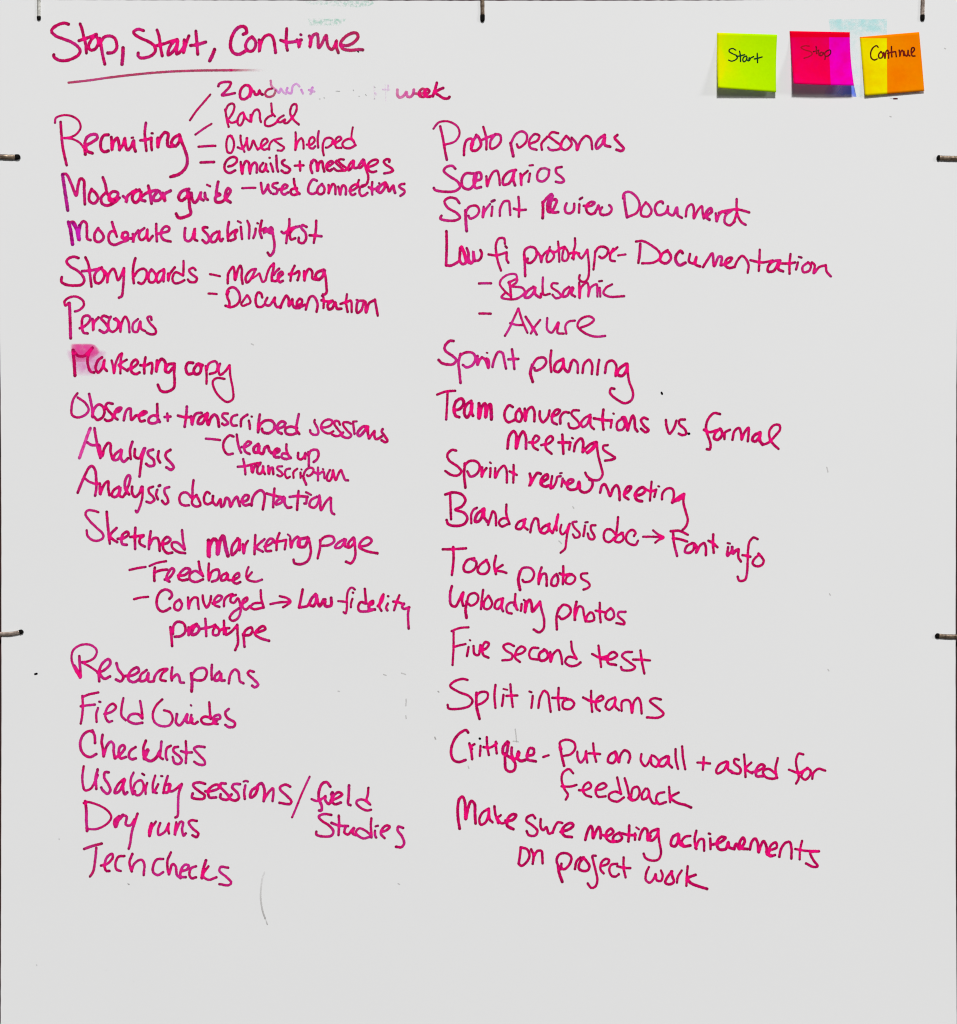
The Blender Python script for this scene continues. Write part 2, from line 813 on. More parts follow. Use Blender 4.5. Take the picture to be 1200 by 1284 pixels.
990,155 965,200 960,250 985,265 1010,225 1020,155 1030,205 1048,255 1075,195 1100,155 1120,200 1145,255 1172,258
@90 575 6.667
w3.4
#Analysis
@80 480 5.714
p
w4
190,325 165,390 140,460 112,538
c
w3.6
220,325 230,390 245,470 262,538
165,425 200,445 250,445
255,450 265,500 275,525 290,470 320,430 335,440 335,490 350,545
w3.6
410,480 370,510 355,550 385,550 410,510 415,475 410,540 430,565 460,540
492,422 475,480 480,545
510,475 510,530 540,540 575,470
582,468 560,540 550,610 543,670
640,478 605,490 605,515 645,555 645,590 610,595 590,580
680,490 675,540 690,570
765,480 735,500 730,530 765,570 788,605 770,622 735,605
@90 575 6.667
#Analysis
w3.6
50,285 75,220 110,140 145,75 170,62 195,95 205,180 205,250 195,310
w3.2
108,165 150,195 200,210 235,208
w3.6
235,215 238,300 250,260 280,205 305,190 305,250 315,305
395,235 350,265 335,310 365,320 400,280 405,235 400,310 425,320 450,290
465,290 445,240 450,175 475,138 488,150 480,210 460,265 480,300
505,235 505,290 530,320 565,290 585,235
w3.2
592,235 590,320 570,400 545,450 535,435
w3.4
680,235 645,250 645,280 680,320 690,345 660,368 625,360
715,260 705,300 720,340
728,228 738,224
815,238 780,250 775,280 800,330 805,365 780,380 755,352
#documentation
w3.4
1018,180 1010,250 1010,320
1005,330 960,285 920,290 900,330 910,375 945,392 980,390
1045,305 1015,330 1005,375 1035,400 1075,390 1060,340 1040,305
@240 600 4.8
110,90 95,80 78,105 80,145 100,155 120,145
w3.6
130,105 130,140 150,160 175,125 178,165
180,170 195,160 210,115 228,130 235,170 255,130 275,110 285,145 292,165
295,140 335,130 345,105 325,100 305,130 320,160 350,155
362,162 368,120 390,85 420,70 440,95 438,140 430,185
w3.4
500,60 495,120 492,172
452,90 490,100 550,115
555,110 515,135 510,155 540,145 560,115 562,150 580,175 602,172
645,75 640,130 636,188
592,110 640,105 700,110
w2.8
690,82 720,98
w3.4
695,110 690,150 680,150
755,110 720,130 712,165 740,175 765,140 770,100 775,140 780,190 810,140 835,115
840,118 840,170 845,205 860,215
#Sketched
@90 575 6.667
w3.2
222,448 180,435 130,435 115,465 150,520 210,580 260,630 262,660 225,685 170,680 130,640 125,600
w3.6
292,445 298,520 308,620 318,710
375,580 330,625 320,650 350,680 380,698
385,670 430,665 475,635 465,612 430,630 415,680 425,715 460,720
532,578 528,650 530,755
490,655 540,650 600,640
600,645 570,670 570,710 610,735
660,608 650,680 645,755
650,720 680,670 715,665 730,700 735,770
745,715 800,705 825,675 800,655 765,685 765,750 800,790 840,785
w3.4
922,598 930,680 945,760
948,790 890,780 840,740 840,705 880,700 945,760
#marketing
@240 600 4.8
w5
103,372 105,470 110,400 135,365 155,380 158,455 170,380 190,345 200,380 210,430 220,465
w3.8
280,360 245,410 245,460 285,415 290,365 290,430
w3.4
310,395 315,450 325,400 340,375
385,340 382,400 380,455
440,365 400,400 390,415 430,440
440,410 475,395 495,370 475,362 450,390 450,435 480,435
530,328 515,370 512,430
500,385 570,370
w2.4
580,336 595,348
w3.4
570,370 562,425
595,360 600,415 610,380 640,350 650,370 650,410
w4
700,355 650,370 645,405 680,410 705,360
w3.4
705,360 715,400 718,450 700,495 660,515 620,508 615,488
#page
w3.4
775,370 775,410 760,480
775,375 805,350 850,350 860,375 830,400 790,405
w3.4
920,365 880,390 865,415 895,415 920,385 930,365 925,405 945,415
970,360 945,390 950,415 980,385 975,355
980,360 985,410 985,470 960,510 930,500
w3.4
1010,410 1060,400 1085,375 1065,355 1030,370 1010,410 1050,435 1120,450
#dash mark
@150 695 6
w3.2
75,118 130,105 195,95
#Feedback
w3
225,88 280,65 350,52
w3.6
265,100 260,150 262,200
265,135 310,120 358,115
340,190 370,180 410,120 395,105 360,150 355,190 375,205
440,160 490,155 530,115 500,105 460,135 445,180 470,195 510,190
w3.4
595,55 605,110 628,165
625,160 570,125 530,150 530,190 570,208 628,188
672,70 668,130 672,195
672,190 695,130 740,115 750,145 735,190 695,205
805,140 770,160 765,195 795,190 815,150 815,190 850,195
865,190 900,165 895,140 865,160 855,205 880,220 908,208
w3
970,95 955,140 960,185 1020,205 1072,190
w3
995,135 965,170
#dash mark
w3
108,338 160,325 215,320
#Converged
w3.6
375,335 392,315 390,290 350,265 310,280 285,320 280,380 300,420 330,430 380,405
w3.4
450,340 415,370 415,410 445,420 470,380 455,345
515,325 520,410 530,360 560,325 585,330 590,370 595,410
w3.4
625,310 632,360 655,400 680,360 688,315
700,370 750,350 770,320 745,310 715,340 715,380 750,395
785,390 790,340 820,310 850,300
w3.2
875,305 840,320 835,355 860,365 890,330 905,370 910,430 890,480 850,500 828,480 850,440 900,405
925,370 960,345 960,325 930,345 925,395 950,415 980,390
1062,270 1065,330 1085,400
1060,365 1010,370 985,395 1010,412 1080,400
#arrow mark
@330 730 6
w3.2
55,165 120,152 200,148
125,105 180,120 205,145 180,170 150,188
#Low
w3.6
297,55 285,120 270,190
270,190 330,180 345,165
w4
395,90 360,130 350,165 375,180 400,140 400,95 410,150 425,180 455,130
465,130 470,180 510,175 512,118
#fidelity
w3
690,55 665,40 640,65 630,120 630,190 620,235 605,225
565,142 630,150
672,125 662,155 660,188
w2.6
674,78 677,80
w3.4
765,50 770,110 775,160
770,160 735,150 715,185 725,215 770,220 820,210
w4
795,170 825,160 825,140 800,165 800,205 840,205
w3.2
862,180 895,140 905,90 885,130 875,185 890,215
938,160 925,190 935,212
w2.6
939,104 942,106
w3.2
1025,98 1005,150 985,210
978,145 1010,150 1060,165
1060,160 1045,185 1060,200 1100,188
1095,188 1090,240 1092,300 1095,348
#prototype
@150 695 6
w3.6
382,548 390,620 395,690
400,600 405,540 430,510 475,515 495,550 490,590 460,615 415,620
520,550 520,610 530,560 550,540 570,530
w4
580,525 550,565 545,605 580,595 600,560 580,530
w3.4
645,485 650,550 652,615
615,560 690,545 720,530
725,540 705,570 705,605 740,605 750,570 725,540
785,500 785,600
750,575 780,560 825,555
800,560 800,605 830,590 885,535
885,530 888,600 890,670 870,720
930,600 935,640 940,695
w3.4
930,610 950,570 990,550 1000,575 980,605 945,610
1015,590 1060,580 1098,560 1080,540 1045,560 1020,600 1060,630 1125,650
#Research
@80 800 4.615
w3
95,230 65,180 45,120 55,70 100,40 155,40 190,70 180,110 140,135 105,140
w3.6
60,160 80,190 95,228 90,105
w3
105,140 150,165 195,195
w3.6
195,200 235,185 270,145 260,122 225,145 205,190 205,250
205,205 235,235 268,222
305,145 315,180 345,225 330,250 302,240
355,220 400,215 435,190 425,170 385,195 375,240 405,255 435,240
w3.4
480,185 445,215 445,250 475,240 490,200 490,250 520,250
520,250 530,215 560,185 600,180 570,205 560,240 590,248
628,170 622,215 625,245
625,235 655,210 668,225 675,255 695,258
#plans
w4.2
738,205 742,250 740,308
w3.4
740,215 770,180 815,175 828,200 810,240 775,245 755,240
857,155 855,200 857,240
w3.8
900,195 875,220 875,245 900,240 910,205 912,245 930,245
w3.4
955,262 965,210 990,182 1010,195 1020,250 1040,262
1100,195 1075,190 1065,205 1100,240 1125,270 1105,285 1090,275
#Field
w3.2
108,335 110,400 105,460 98,495
108,340 150,325 200,315
98,395 180,385
w3.2
198,405 188,440 190,485
w2.6
205,368 212,370
w3.2
235,440 280,425 302,400 285,380 255,400 240,450 260,485 280,480
345,348 335,400 335,450 358,475
w3.4
442,365 450,410 455,465
455,490 410,495 372,475 385,445 430,440 452,462
#Guides
w3.2
570,355 535,390 515,440 525,485 560,508 610,505 630,470 615,430 580,418
w3.6
655,440 650,490 670,505 700,470 715,440 710,485 725,490 742,465 740,490
w3.4
738,445 735,480 755,497 775,485
w2.4
735,388 738,391
w3.4
842,372 845,420 850,468
855,462 815,455 795,470 805,492 850,498 885,480
870,470 905,465 900,445 870,455 870,490 890,497
955,410 935,430 945,460 990,490 985,512 955,515 935,502
@90 910 6
#Checklists
w3.6
155,35 172,75 175,130 
160,45 130,40 90,65 65,120 70,180 100,222 140,235 185,212
232,68 225,120 235,180 240,230
w3.6
240,225 265,150 295,120 315,140 315,190 325,245
325,245 370,210 400,165 385,145 360,165 355,220 370,245 408,235
480,160 440,190 430,230 450,252 482,245
558,112 540,160 540,200 545,250
w4
545,235 560,190 575,180 560,215 550,240 590,265 630,245 665,190
w3.4
675,118 670,170 665,235 685,250
745,150 715,170 710,240 718,255
800,158 770,165 765,190 810,230 828,260 810,285 775,280 760,235
w3.2
858,115 862,200 858,280
822,190 860,200 905,200
1000,160 950,155 920,170 960,220 1000,265 1000,290 955,290 922,270
#Usability
w3.2
90,305 80,380 85,450 100,485 140,475 175,420 195,370
w3.6
195,328 180,400 185,475
278,350 250,350 245,390 275,440 290,485 270,512 230,480 222,465
395,400 350,440 325,490 325,508 360,490 390,430 400,400 385,460 400,515 418,500
w3.2
465,352 445,400 445,460 460,515
455,500 480,430 520,410 540,440 535,490 505,522 480,518 475,490
w2.6
530,360 545,370
w3.2
568,430 555,470 556,512
628,375 610,440 612,500
650,440 625,500 640,505
w2.4
672,378 682,379
w3.4
722,378 700,450 690,505
705,445 740,440 720,500 690,500
735,440 735,490 760,490 828,438
828,440 805,510 800,600 795,680 780,690
#sessions
@220 960 6.667
w3.6
248,152 200,140 155,150 150,170 200,215 245,250 235,275 180,278 138,265 145,232
250,215 310,210 365,185 355,160 310,170 275,210 285,265 340,265
420,150 380,150 375,175 420,225 450,265 430,285 375,268 378,240
540,155 490,155 475,180 520,230 530,270 500,292 450,270 470,240
w2.8
570,133 590,127 606,133
w3.4
585,165 575,220 580,278
w3.8
680,180 640,205 625,245 630,265 660,250 685,200 690,165 720,148 740,180 745,240 738,295
w3.4
740,280 790,210 815,190 820,220 812,295
960,175 920,158 875,180 880,205 930,250 970,300 955,320 870,310
#slash mark
w2.8
1122,92 1090,160 1050,250 1010,350 975,432
#field
@360 960 6.667
w3.8
362,175 330,138 295,150 270,200 265,270 290,340 285,375 268,375
w3.2
205,280 250,295 320,260
w3.6
320,255 320,290 350,320 375,270 372,235
372,240 380,225
365,290 420,270 460,240 430,222 390,250 375,295 400,322 450,308
518,165 515,250 512,320 530,330
w3.2
680,185 675,240 665,290 695,325
690,320 640,285 590,290 580,315 620,355 670,375 702,368
#studies
w3.4
370,412 310,405 265,425 290,460 350,500 388,550 370,585 300,592 245,575 245,552
432,418 435,480 430,580
370,478 430,500 510,505
490,505 480,560 510,575 540,540 560,520 550,570 580,580
w3.2
705,440 700,500 705,570 705,600
705,585 650,540 600,525 575,560 600,590 640,608 690,595
w2.6
740,507 760,502
w3.4
735,545 735,580 745,600
785,555 830,540 858,510 830,500 795,530 785,570 815,605
970,520 930,510 925,540 960,590 978,650 955,680 910,678
@90 1000 5.4545
#Dry
w3
82,38 100,30 190,55 250,95 270,135 240,180 170,215 110,215
w3.8
92,25 100,90 100,160 105,228
w4.4
325,130 295,160 300,200 315,160 350,120
w3.4
350,120 375,130 370,185 400,190 430,150
450,110 430,170 410,240 400,310 390,350
#runs
w3.4
545,175 530,230 532,265 545,210 575,165
605,175 590,220 595,255 630,240 655,205 665,175 658,215 665,245
715,170 705,255 715,220 745,165 760,170 755,220 765,260 780,245
855,160 820,155 800,170 830,215 865,245 855,270 825,258
#Tech
f.9:.9
w3.6
85,352 130,335 205,315
w3.4
168,345 160,430 145,510 125,540
f1:1
200,465 240,455 280,410 275,385 240,410 225,470 235,500 258,502
360,400 320,405 300,445 305,490 335,502
415,385 395,440 400,470 410,505
w3.2
408,500 430,450 475,425 495,450 492,530
#checks
w3.4
625,420 580,425 555,480 560,515 590,530 625,510
678,375 655,430 655,480 665,525
665,525 690,455 710,470 720,530 745,550
745,505 790,490 800,465 775,460 750,490 745,540 780,545
850,470 815,485 805,530 820,552 850,545
w4
918,430 900,490 890,550
w3.2
935,470 900,520 900,540 935,562 990,545
1070,480 1020,475 1010,500 1060,545 1090,580 1075,598 1010,592
@530 140 4.444
#Proto
w2.8
60,95 90,60 145,55 195,85 205,125 180,165 120,185
w3.4
98,82 115,160 125,220 135,268
230,242 232,200 245,160 270,150 280,170 270,205
w3.6
300,135 272,180 275,215 300,215 325,185 310,140 298,130
w3.2
338,85 355,150 355,210
325,160 370,140 405,128
405,125 378,165 380,205 405,200 435,165 430,130 405,125
#personas
w4
490,175 498,215 505,248
w3.2
492,175 520,125 555,110 580,130 575,170 535,200 525,182
595,180 640,160 650,135 625,125 595,160 600,200 635,212
665,212 662,180 695,140
755,120 720,115 705,135 740,165 770,190 760,208 710,212 700,200
w3.2
800,135 775,170 775,205 800,212 830,180 815,150 800,135
830,145 855,175 860,215 880,165 910,135 935,150 945,208
w3.6
1015,130 985,150 965,185 970,205 1000,180 1015,140 1015,185 1045,195
1085,130 1070,145 1095,175 1120,205 1110,218 1080,212
#Scenarios
w3.4
182,318 165,302 130,310 118,330 150,360 195,390 208,420 180,442 110,445 68,435 62,425
w3.6
285,345 240,345 218,380 225,420 260,432 290,400 300,345
285,385 325,375 320,340 295,345 285,390 295,425 325,420
w3.2
355,360 360,415 370,380 395,335 415,330 425,360 430,408
w3.6
520,325 480,335 450,370 450,405 480,400 505,355 510,330 505,380 515,410
w3.2
545,345 550,410 552,365 585,330
w2.6
595,300 615,298
w3.2
598,345 590,390
655,320 640,345 642,380 670,388 700,360 705,325
f.8:.8
705,325 680,315 660,318
f1:1
775,308 745,315 745,340 775,365 788,385 770,395 742,390
#Sprint
w3.4
205,510 185,485 145,480 122,500 140,535 190,565 208,590 185,605 125,605 98,595 105,580
w4
240,550 240,600 245,665
w3.2
240,560 260,530 300,525 315,550 300,580 265,595 255,580
340,530 335,590 345,555 375,515
385,500 400,494
388,530 383,580
430,580 432,540 455,500 480,500 485,530 488,575
534,475 538,530 536,585
508,540 540,548 575,546
#review
@670 235 10
w3.8
105,185 110,260 105,385
w3.6
105,200 150,140 215,85 230,110 180,160 165,220 170,295 200,310
270,150 220,160 200,220 205,280 220,295 255,240 280,165 255,150
200,305 250,315 300,308
w3.4
405,200 385,250 395,310 440,325 485,300 500,250 500,205
w2.8
570,148 600,128
w3.2
565,210 560,315
w3.4
620,230 660,235 720,225 755,190 720,180 675,205 650,250 665,310 710,335 760,320
760,315 790,260 805,225 820,280 850,250 
825,280 830,330 880,345 940,325 970,280 960,240 940,222
@660 230 4
w3.4
#Document
w3.6
490,60 495,110 505,170
w3.2
485,75 490,50 515,42 550,65 568,105 555,145 510,168
600,95 578,125 578,160 610,165 628,140 615,110 598,95
w3.4
685,100 680,90 655,100 645,130 660,158 695,150 710,130
710,115 710,145 735,160 755,120 760,160 780,172
w3.2
800,165 808,120 830,105 840,125 840,175 860,135 880,115 885,150 890,175
w4
890,170 930,140 925,125 905,140 900,165 918,182
w3.2
950,150 955,190 965,160 985,140 1000,150
1030,135 1000,160 995,195 1020,210 1045,190
1055,78 1055,130 1060,160 1080,195 1100,207
965,148 1010,135 1060,130 1118,145
1055,150 1040,195
@540 285 4.6154
#Low
@550 285 13.33
w3.6
130,65 135,300 125,630
125,635 200,640 290,600 350,560
360,350 355,450 355,560 400,615 455,590 440,490 400,370 385,325 360,350
380,330 420,400 455,500 480,570 540,600
470,350 500,430 500,530 540,600 580,560 585,480 580,400 590,500 600,560
w3.4
600,560 670,550 715,490 720,420 698,380
@540 285 4.6154
w3.2
#fi
430,95 425,65 395,65 378,100 380,150 390,200 407,250
335,157 380,162 440,145
w2.8
433,110 440,118
w3.2
440,150 440,185 450,205
#prototype
@645 290 7.742
w3.4
105,270 95,220 105,180 150,152 200,165 218,215 195,275 150,308 125,300 130,265
95,230 100,300 105,435
225,205 250,240 262,298
w3.2
262,285 275,240 310,200 340,185
w3
345,152 330,200 312,260 320,298 350,290 385,245 375,210 350,185
345,190 400,200 440,170 485,150
424,100 432,180 436,295
488,150 470,210 470,280 500,285 525,250 515,190 490,155
588,68 590,130 575,200 575,272
540,215 580,205 630,215
560,260 600,205 650,262 680,225 708,178
708,178 718,260 725,380 712,460 680,490 640,480 628,455 635,425
785,195 780,260 768,370
w3.2
785,200 820,155 870,150 910,180 895,230 850,260 825,245
925,215 960,190 1000,155
960,170 930,230 935,280 975,290
@540 285 4.6154
w3.2
#dash mark
w2.8
1085,163 1128,157
#Documentation
@780 280 4.2857
w3.2
75,98 110,95 160,120 200,155 205,185 170,210 108,215
w3.6
98,110 95,160 88,212
245,145 215,165 205,200 235,215 262,190 255,160 240,148
w4
325,160 315,148 290,175 290,205 310,225 340,212
w3.4
365,165 360,205 385,215 400,180 395,220 420,232
435,235 460,195 485,162 495,230 520,180 535,180 530,225
w3.4
535,225 580,205 590,185 565,190 555,225 575,240 600,235
w3.2
605,235 620,200 645,175 665,190 680,225 675,265
740,142 738,200 735,255
690,198 750,210 810,200
w3.6
850,200 810,205 785,235 785,258 815,255 845,205 840,245 865,258
w3.2
905,165 900,220 900,270
840,215 900,215 930,210
w2.4
950,180 965,184
w3.2
945,210 935,248
1000,210 970,235 975,262 1005,255 1015,225 1000,210
1020,210 1035,225 1030,268 1060,235 1095,225
1095,225 1100,260 1122,285
@540 285 4.6154
#dash mark
w3.2
280,325 350,324
#Balsamic
w2.8
500,310 495,275 465,270 420,290 400,325 430,370 465,400
w3.2
455,315 462,360 465,405
w3
450,320 500,300 495,320 470,340 530,350 545,375 500,412 440,415 410,405 430,380
w3.6
595,345 560,370 545,405 570,405 600,370 605,345 605,385 635,405 640,385
w3
650,290 648,350 655,390 690,385
735,325 705,325 700,345 740,375 755,400 725,410 705,390
w3.4
800,345 770,370 765,400 790,395 815,350 825,350 815,385 835,400
w3
860,320 862,410 870,350 905,320 915,350 912,400 925,350 960,330 965,360 965,400
w2.4
975,312 992,310
w3
978,350 982,400
1050,330 1015,350 1000,380 1030,400 1120,398
#dash mark
w3.2
282,499 348,500
#Axure
w3
508,470 480,530 455,585 430,628
508,470 530,540 560,610
460,555 500,565 530,565
w3.4
550,518 585,572 614,620
w3
634,536 600,580 580,614
675,525 675,590 700,610 740,550 735,610 770,615
785,615 780,570 800,545 835,540
870,580 920,560 945,535 920,515 870,530 850,570 890,610 950,632 1010,628
@540 420 4
#Sprint
w3.6
115,30 95,30 70,60 75,80 110,105 128,125 115,145 85,148 55,140 40,125
150,95 140,140 145,190 150,240
w3.4
150,100 175,88 210,90 225,115 210,150 180,162 162,150
235,105 235,150 245,125 258,112
258,112 275,125 290,165 290,125 280,118
w2
281,89 285,90
w3.4
310,160 320,120 340,85 360,90 370,130 378,168
408,72 415,120 420,170
390,122 440,120
#planning
w4
510,150 500,190 512,235
w3.4
508,155 535,118 570,115 580,135 560,165 525,178 520,165
605,78 600,130 605,185
w3.8
665,120 630,140 620,175 640,185 665,150 665,125 670,165 690,185 705,140
w3.4
705,140 715,125 735,140 738,190
762,190 770,145 795,125 810,150 808,195
845,125 840,155 836,198
875,190 885,140 910,128 930,150 928,205
w4
980,145 950,165 935,195 960,205 985,170 985,145
w3.2
985,150 995,230 1015,290 1008,325 975,342 930,320 900,290 905,268 922,270
#speck
k
w2.2
1158,289 1161,296
c
#Team
@540 480 4.6154
w3.2
38,68 90,50 142,46
98,50 95,130 90,212
w4
135,160 170,150 192,115 180,92 150,105 135,150 145,190 165,198
235,105 205,130 195,180 210,200 235,160 240,115 235,165 245,190
w4.4
280,120 280,205 295,140 315,120 320,150 318,200 330,140 345,125 350,160 352,210
w3.6
#conversations
475,140 455,130 430,165 430,205 450,228 485,215
515,150 495,175 495,215 515,225 530,195 515,152
545,150 548,220 560,160 585,140 600,165 600,222
632,165 632,200 650,228 680,195 688,160
700,195 735,180 748,160 730,155 705,185 705,225 730,240
750,235 752,195 775,170 800,172
w3.2
858,160 825,160 815,180 850,220 862,245 840,262 805,258 798,235
925,185 890,205 870,235 880,255 905,240 925,195 925,245 945,268
w3.6
1000,155 995,200 1000,270
945,205 1000,215 1048,218
w2.4
1057,177 1060,179
w3.2
1048,215 1042,258
1110,205 1080,230 1082,270 1110,270 1125,240 1115,210
@780 500 5.4545
w3.6
0,130 15,125 30,160 38,215 50,170 75,115 85,140 90,200 105,222
175,140 150,130 130,145 150,185 182,215 160,228 130,205
#vs.
w3.4
300,145 305,190 325,238 355,200 372,150
430,142 395,145 390,170 430,210 438,240 410,248 388,238
k
w2.8
455,239 459,239
c
#formal
w3.4
670,105 630,98 595,130 575,180 580,230 605,310 600,345 580,345
560,212 600,228 650,215
w3.8
670,205 640,230 630,270 655,280 680,255 685,230 672,205
w3.4
700,275 705,230 738,212
755,280 770,220 800,200 815,240 818,280 835,235 865,198 865,240 860,290
w4
945,230 905,250 890,280 910,292 940,260 945,232 942,285 960,310
w3.2
960,315 1000,300 1050,250 1080,210 1075,180 1040,180 1010,215 1010,270 1035,310 1070,342
#meetings
@540 480 4.6154
w3.8
445,380 455,310 480,280 495,300 495,380 515,310 535,282 550,310 552,380
w3.4
570,345 605,345 628,320 610,305 592,330 595,370 620,388
640,360 685,350 708,325 695,308 670,330 668,380 700,410
w3.6
762,300 765,350 768,410
740,345 780,345 805,345
w2.4
818,318 824,322
w3.6
808,345 802,385
830,395 840,350 870,322 882,340 880,400
w3.8
880,400 925,355 960,345 925,390 900,408 940,380 960,345
w3.2
960,345 970,420 985,480 995,530 975,560 940,562 905,540 895,520
1025,360 1000,365 1000,385 1050,420 1068,435 1045,445 1010,450
#Sprint
@550 555 5
w3.4
110,50 85,45 55,75 65,110 120,150 142,180 120,205 80,202 42,178
w3.6
165,130 160,200 168,282
w3.4
165,140 195,115 240,120 258,150 240,195 200,212 180,180
272,155 270,215 280,185 300,160
w2.4
322,124 328,128
w3.2
325,160 322,215
355,160 355,220 380,170 410,145 425,170 428,250
470,140 468,250
445,180 490,202
#review
w3.8
572,195 580,240 570,270 600,215 620,190 640,195
w4
645,250 685,220 680,200 655,215 640,255 665,275 695,270 705,285
w3.2
712,210 705,260 712,285 735,250 745,215 765,210
w2.4
762,192 772,190
w3.2
778,225 770,275
w3.6
785,240 800,260 835,250 845,235 820,232 805,260 815,290 845,295 868,285 880,245 885,270 885,295 910,312 945,300 965,265 962,240 945,230
#meeting
@740 590 5
w3.6
62,138 75,95 90,85 110,120 125,160 145,110 165,92 180,115 185,185
212,150 240,130 258,100 240,100 220,125 215,160 240,180
w4
280,155 320,150 345,125 330,105 300,120 282,155 295,185 325,192
w3.2
385,70 380,130 375,188
345,115 380,130 415,120
w2.4
427,98 433,100
w3.2
412,125 402,165
450,180 455,140 485,112 515,115 525,150 515,200
w3.8
515,200 560,165 590,148 560,180 530,190
w3.2
588,148 585,200 600,260 612,310 600,350 580,372
#Brand
@550 555 5
w3.6
42,325 90,312 145,325 168,360 145,400 105,420 160,440 180,475 160,510 105,522 60,510 50,485
w3.4
72,325 75,400 78,480
w3.2
205,505 205,450 220,420 240,408
w4
285,415 240,450 230,495 255,490 280,440 285,415 285,465 305,495
w3.2
310,515 325,470 340,430 355,445 360,518
425,388 425,450 445,510
435,510 395,525 378,500 400,475 430,475
#analysis
w3.4
545,480 500,500 485,535 510,542 535,515 540,480 535,525 558,545
575,562 585,510 605,475 620,480 630,540 640,560
w3.6
695,510 655,530 640,560 665,568 690,545 690,515 695,545 715,565
w3.2
715,565 740,500 750,448 738,500 740,550
w3
770,515 762,550 775,575 800,555 820,510
822,508 805,580 800,620 792,665 765,690
865,495 840,500 850,530 885,570 880,590 855,595 842,575
w2.4
920,500 935,498
w3.2
918,520 908,585
983,518 958,520 955,545 978,590 970,605 945,600 935,570
#doc
@740 590 5
w3.2
175,292 170,350 160,420
160,400 130,370 100,372 85,405 95,440 120,448 155,420
205,390 170,410 155,440 180,450 205,435 208,410 195,390
275,410 285,390 265,372 235,390 225,430 245,458 285,465 300,440
#arrow mark
w3
332,415 400,415 460,420
395,375 425,400 460,420 430,435 408,452
#Font
w3.4
505,380 560,378 612,402
520,385 525,450 545,535
518,425 560,430 608,445
w3.4
640,455 605,475 595,510 625,515 650,490 650,455
655,460 668,480 665,515 690,470 715,455 725,480 725,530
772,400 770,460 775,515
742,440 770,455 798,480
#info
w2.6
862,455 876,458
w3.4
865,480 860,535 890,500
w4
890,480 895,520 915,500 930,495
w3.4
930,495 930,545 945,570
w3.2
1050,430 1025,420 1000,445 990,500 988,560 982,650 970,685 935,690 925,665
955,530 1005,540
1060,525 1025,560 1020,585 1045,600 1078,590 1088,565 1065,530 1055,520
#Took
@550 675 4.8
w3.4
25,66 90,65 165,60
88,52 90,130 80,220
215,120 175,130 150,175 160,200 195,200 225,170 225,140 200,125
290,130 250,160 235,195 250,212 285,210 305,180 295,145 285,130
345,105 335,160 345,215
w3.2
385,160 345,190 385,200 408,208
#photos
w4
490,200 480,250 490,310
w3.2
490,205 505,180 555,180 575,215 555,255 515,262 505,250
w3.4
620,175 605,220 602,275
602,265 625,215 645,215 650,240 650,285
710,215 685,240 680,280 705,285 720,255 715,225
750,168 748,275
728,210 750,220 790,215
w3
800,215 770,235 765,265 790,275 815,260 822,235 800,215
895,210 860,215 860,240 900,265 910,285 895,300 872,308
#Uploading
w3.6
80,288 70,330 75,400 100,410 125,370 148,325 140,370 148,405
w3.8
170,380 162,430 168,478
w3.2
170,385 185,340 220,330 238,350 230,385 195,405 180,395
268,310 260,370 255,425
300,345 275,380 275,420 300,425 322,395 310,360 300,345
w3.4
388,362 350,375 338,415 355,425 380,395 385,365 378,415 388,438
w3.2
462,335 460,380 470,425
455,385 425,390 408,415 415,445 440,452
455,400 475,430
500,395 495,435
w2.4
513,370 516,372
w3.8
525,380 520,445 530,395 548,370 558,390 565,440 590,410 610,385 575,430
w3.2
610,380 620,430 635,490 630,545 605,565 572,548
#photos
w3.4
725,420 710,470 712,548
725,425 750,400 785,410 795,440 775,470 740,485 725,470
w3.6
830,382 820,430 820,490
w3.2
820,470 845,410 865,415 875,460 885,500
885,500 895,465 915,445 930,455 935,490 910,500 885,498
970,388 970,445 975,505
945,435 1000,445
1035,420 1010,445 1005,475 1030,490 1055,470 1050,435 1035,420
1125,442 1085,445 1080,465 1115,500 1118,515 1070,510
#Five
@550 780 4
w3
65,45 105,30 150,26
75,50 75,120 70,215
75,125 135,110
w2.2
156,90 159,92
w3.2
150,125 142,170
175,120 180,160 200,165 210,115
w3.4
205,145 240,130 252,108 235,100 220,125 225,165 250,178
#second
w3.2
378,120 350,108 325,120 335,140 370,165 365,185 320,192
385,165 420,155 435,135 415,122 390,145 385,180 408,200
500,130 470,130 455,155 460,180 495,188
w3.8
530,140 505,160 508,190 530,192 550,170 540,145 528,138
w3.2
560,150 562,200 575,160 600,140 612,160 620,210
665,98 670,140 692,185
690,180 650,175 635,200 660,220 695,215 712,202
#test
w3.2
802,118 808,170 815,225
770,160 810,178 850,170
w3.4
815,185 870,185 895,165 875,150 850,170 850,205 890,215
w3.2
970,150 935,152 920,170 955,200 985,225 970,240 920,238 915,225
1012,142 1020,200 1032,258
975,188 1060,192
#Split
w3.2
145,290 120,285 75,300 58,320 100,350 150,370 170,395 155,420 100,435 50,432 45,415
w3.8
190,355 190,420 205,485
w3.2
190,365 215,350 245,355 245,380 220,405 195,415
285,315 280,370 285,430
w2.4
325,335 345,340
w3.2
325,365 318,420
360,312 365,370 372,425
340,370 395,368
#into
w2.4
455,348 466,352
w3.2
472,370 465,430
500,430 510,375 530,345 548,360 555,400 562,450
602,330 600,390 605,440
570,380 640,382
650,385 625,400 625,430 660,435 680,410 665,390 645,388
#teams
w3.2
765,345 765,390 770,450
w3.4
725,378 760,395 790,400 825,385 820,370 795,385 790,430 808,445
w3.2
885,378 850,395 838,425 855,440 880,415 888,385 885,420 905,442
918,445 920,400 945,390 960,400 970,455 980,400 1000,380 1012,400 1018,458
1115,388 1080,382 1060,395 1100,430 1128,460 1105,478 1045,478
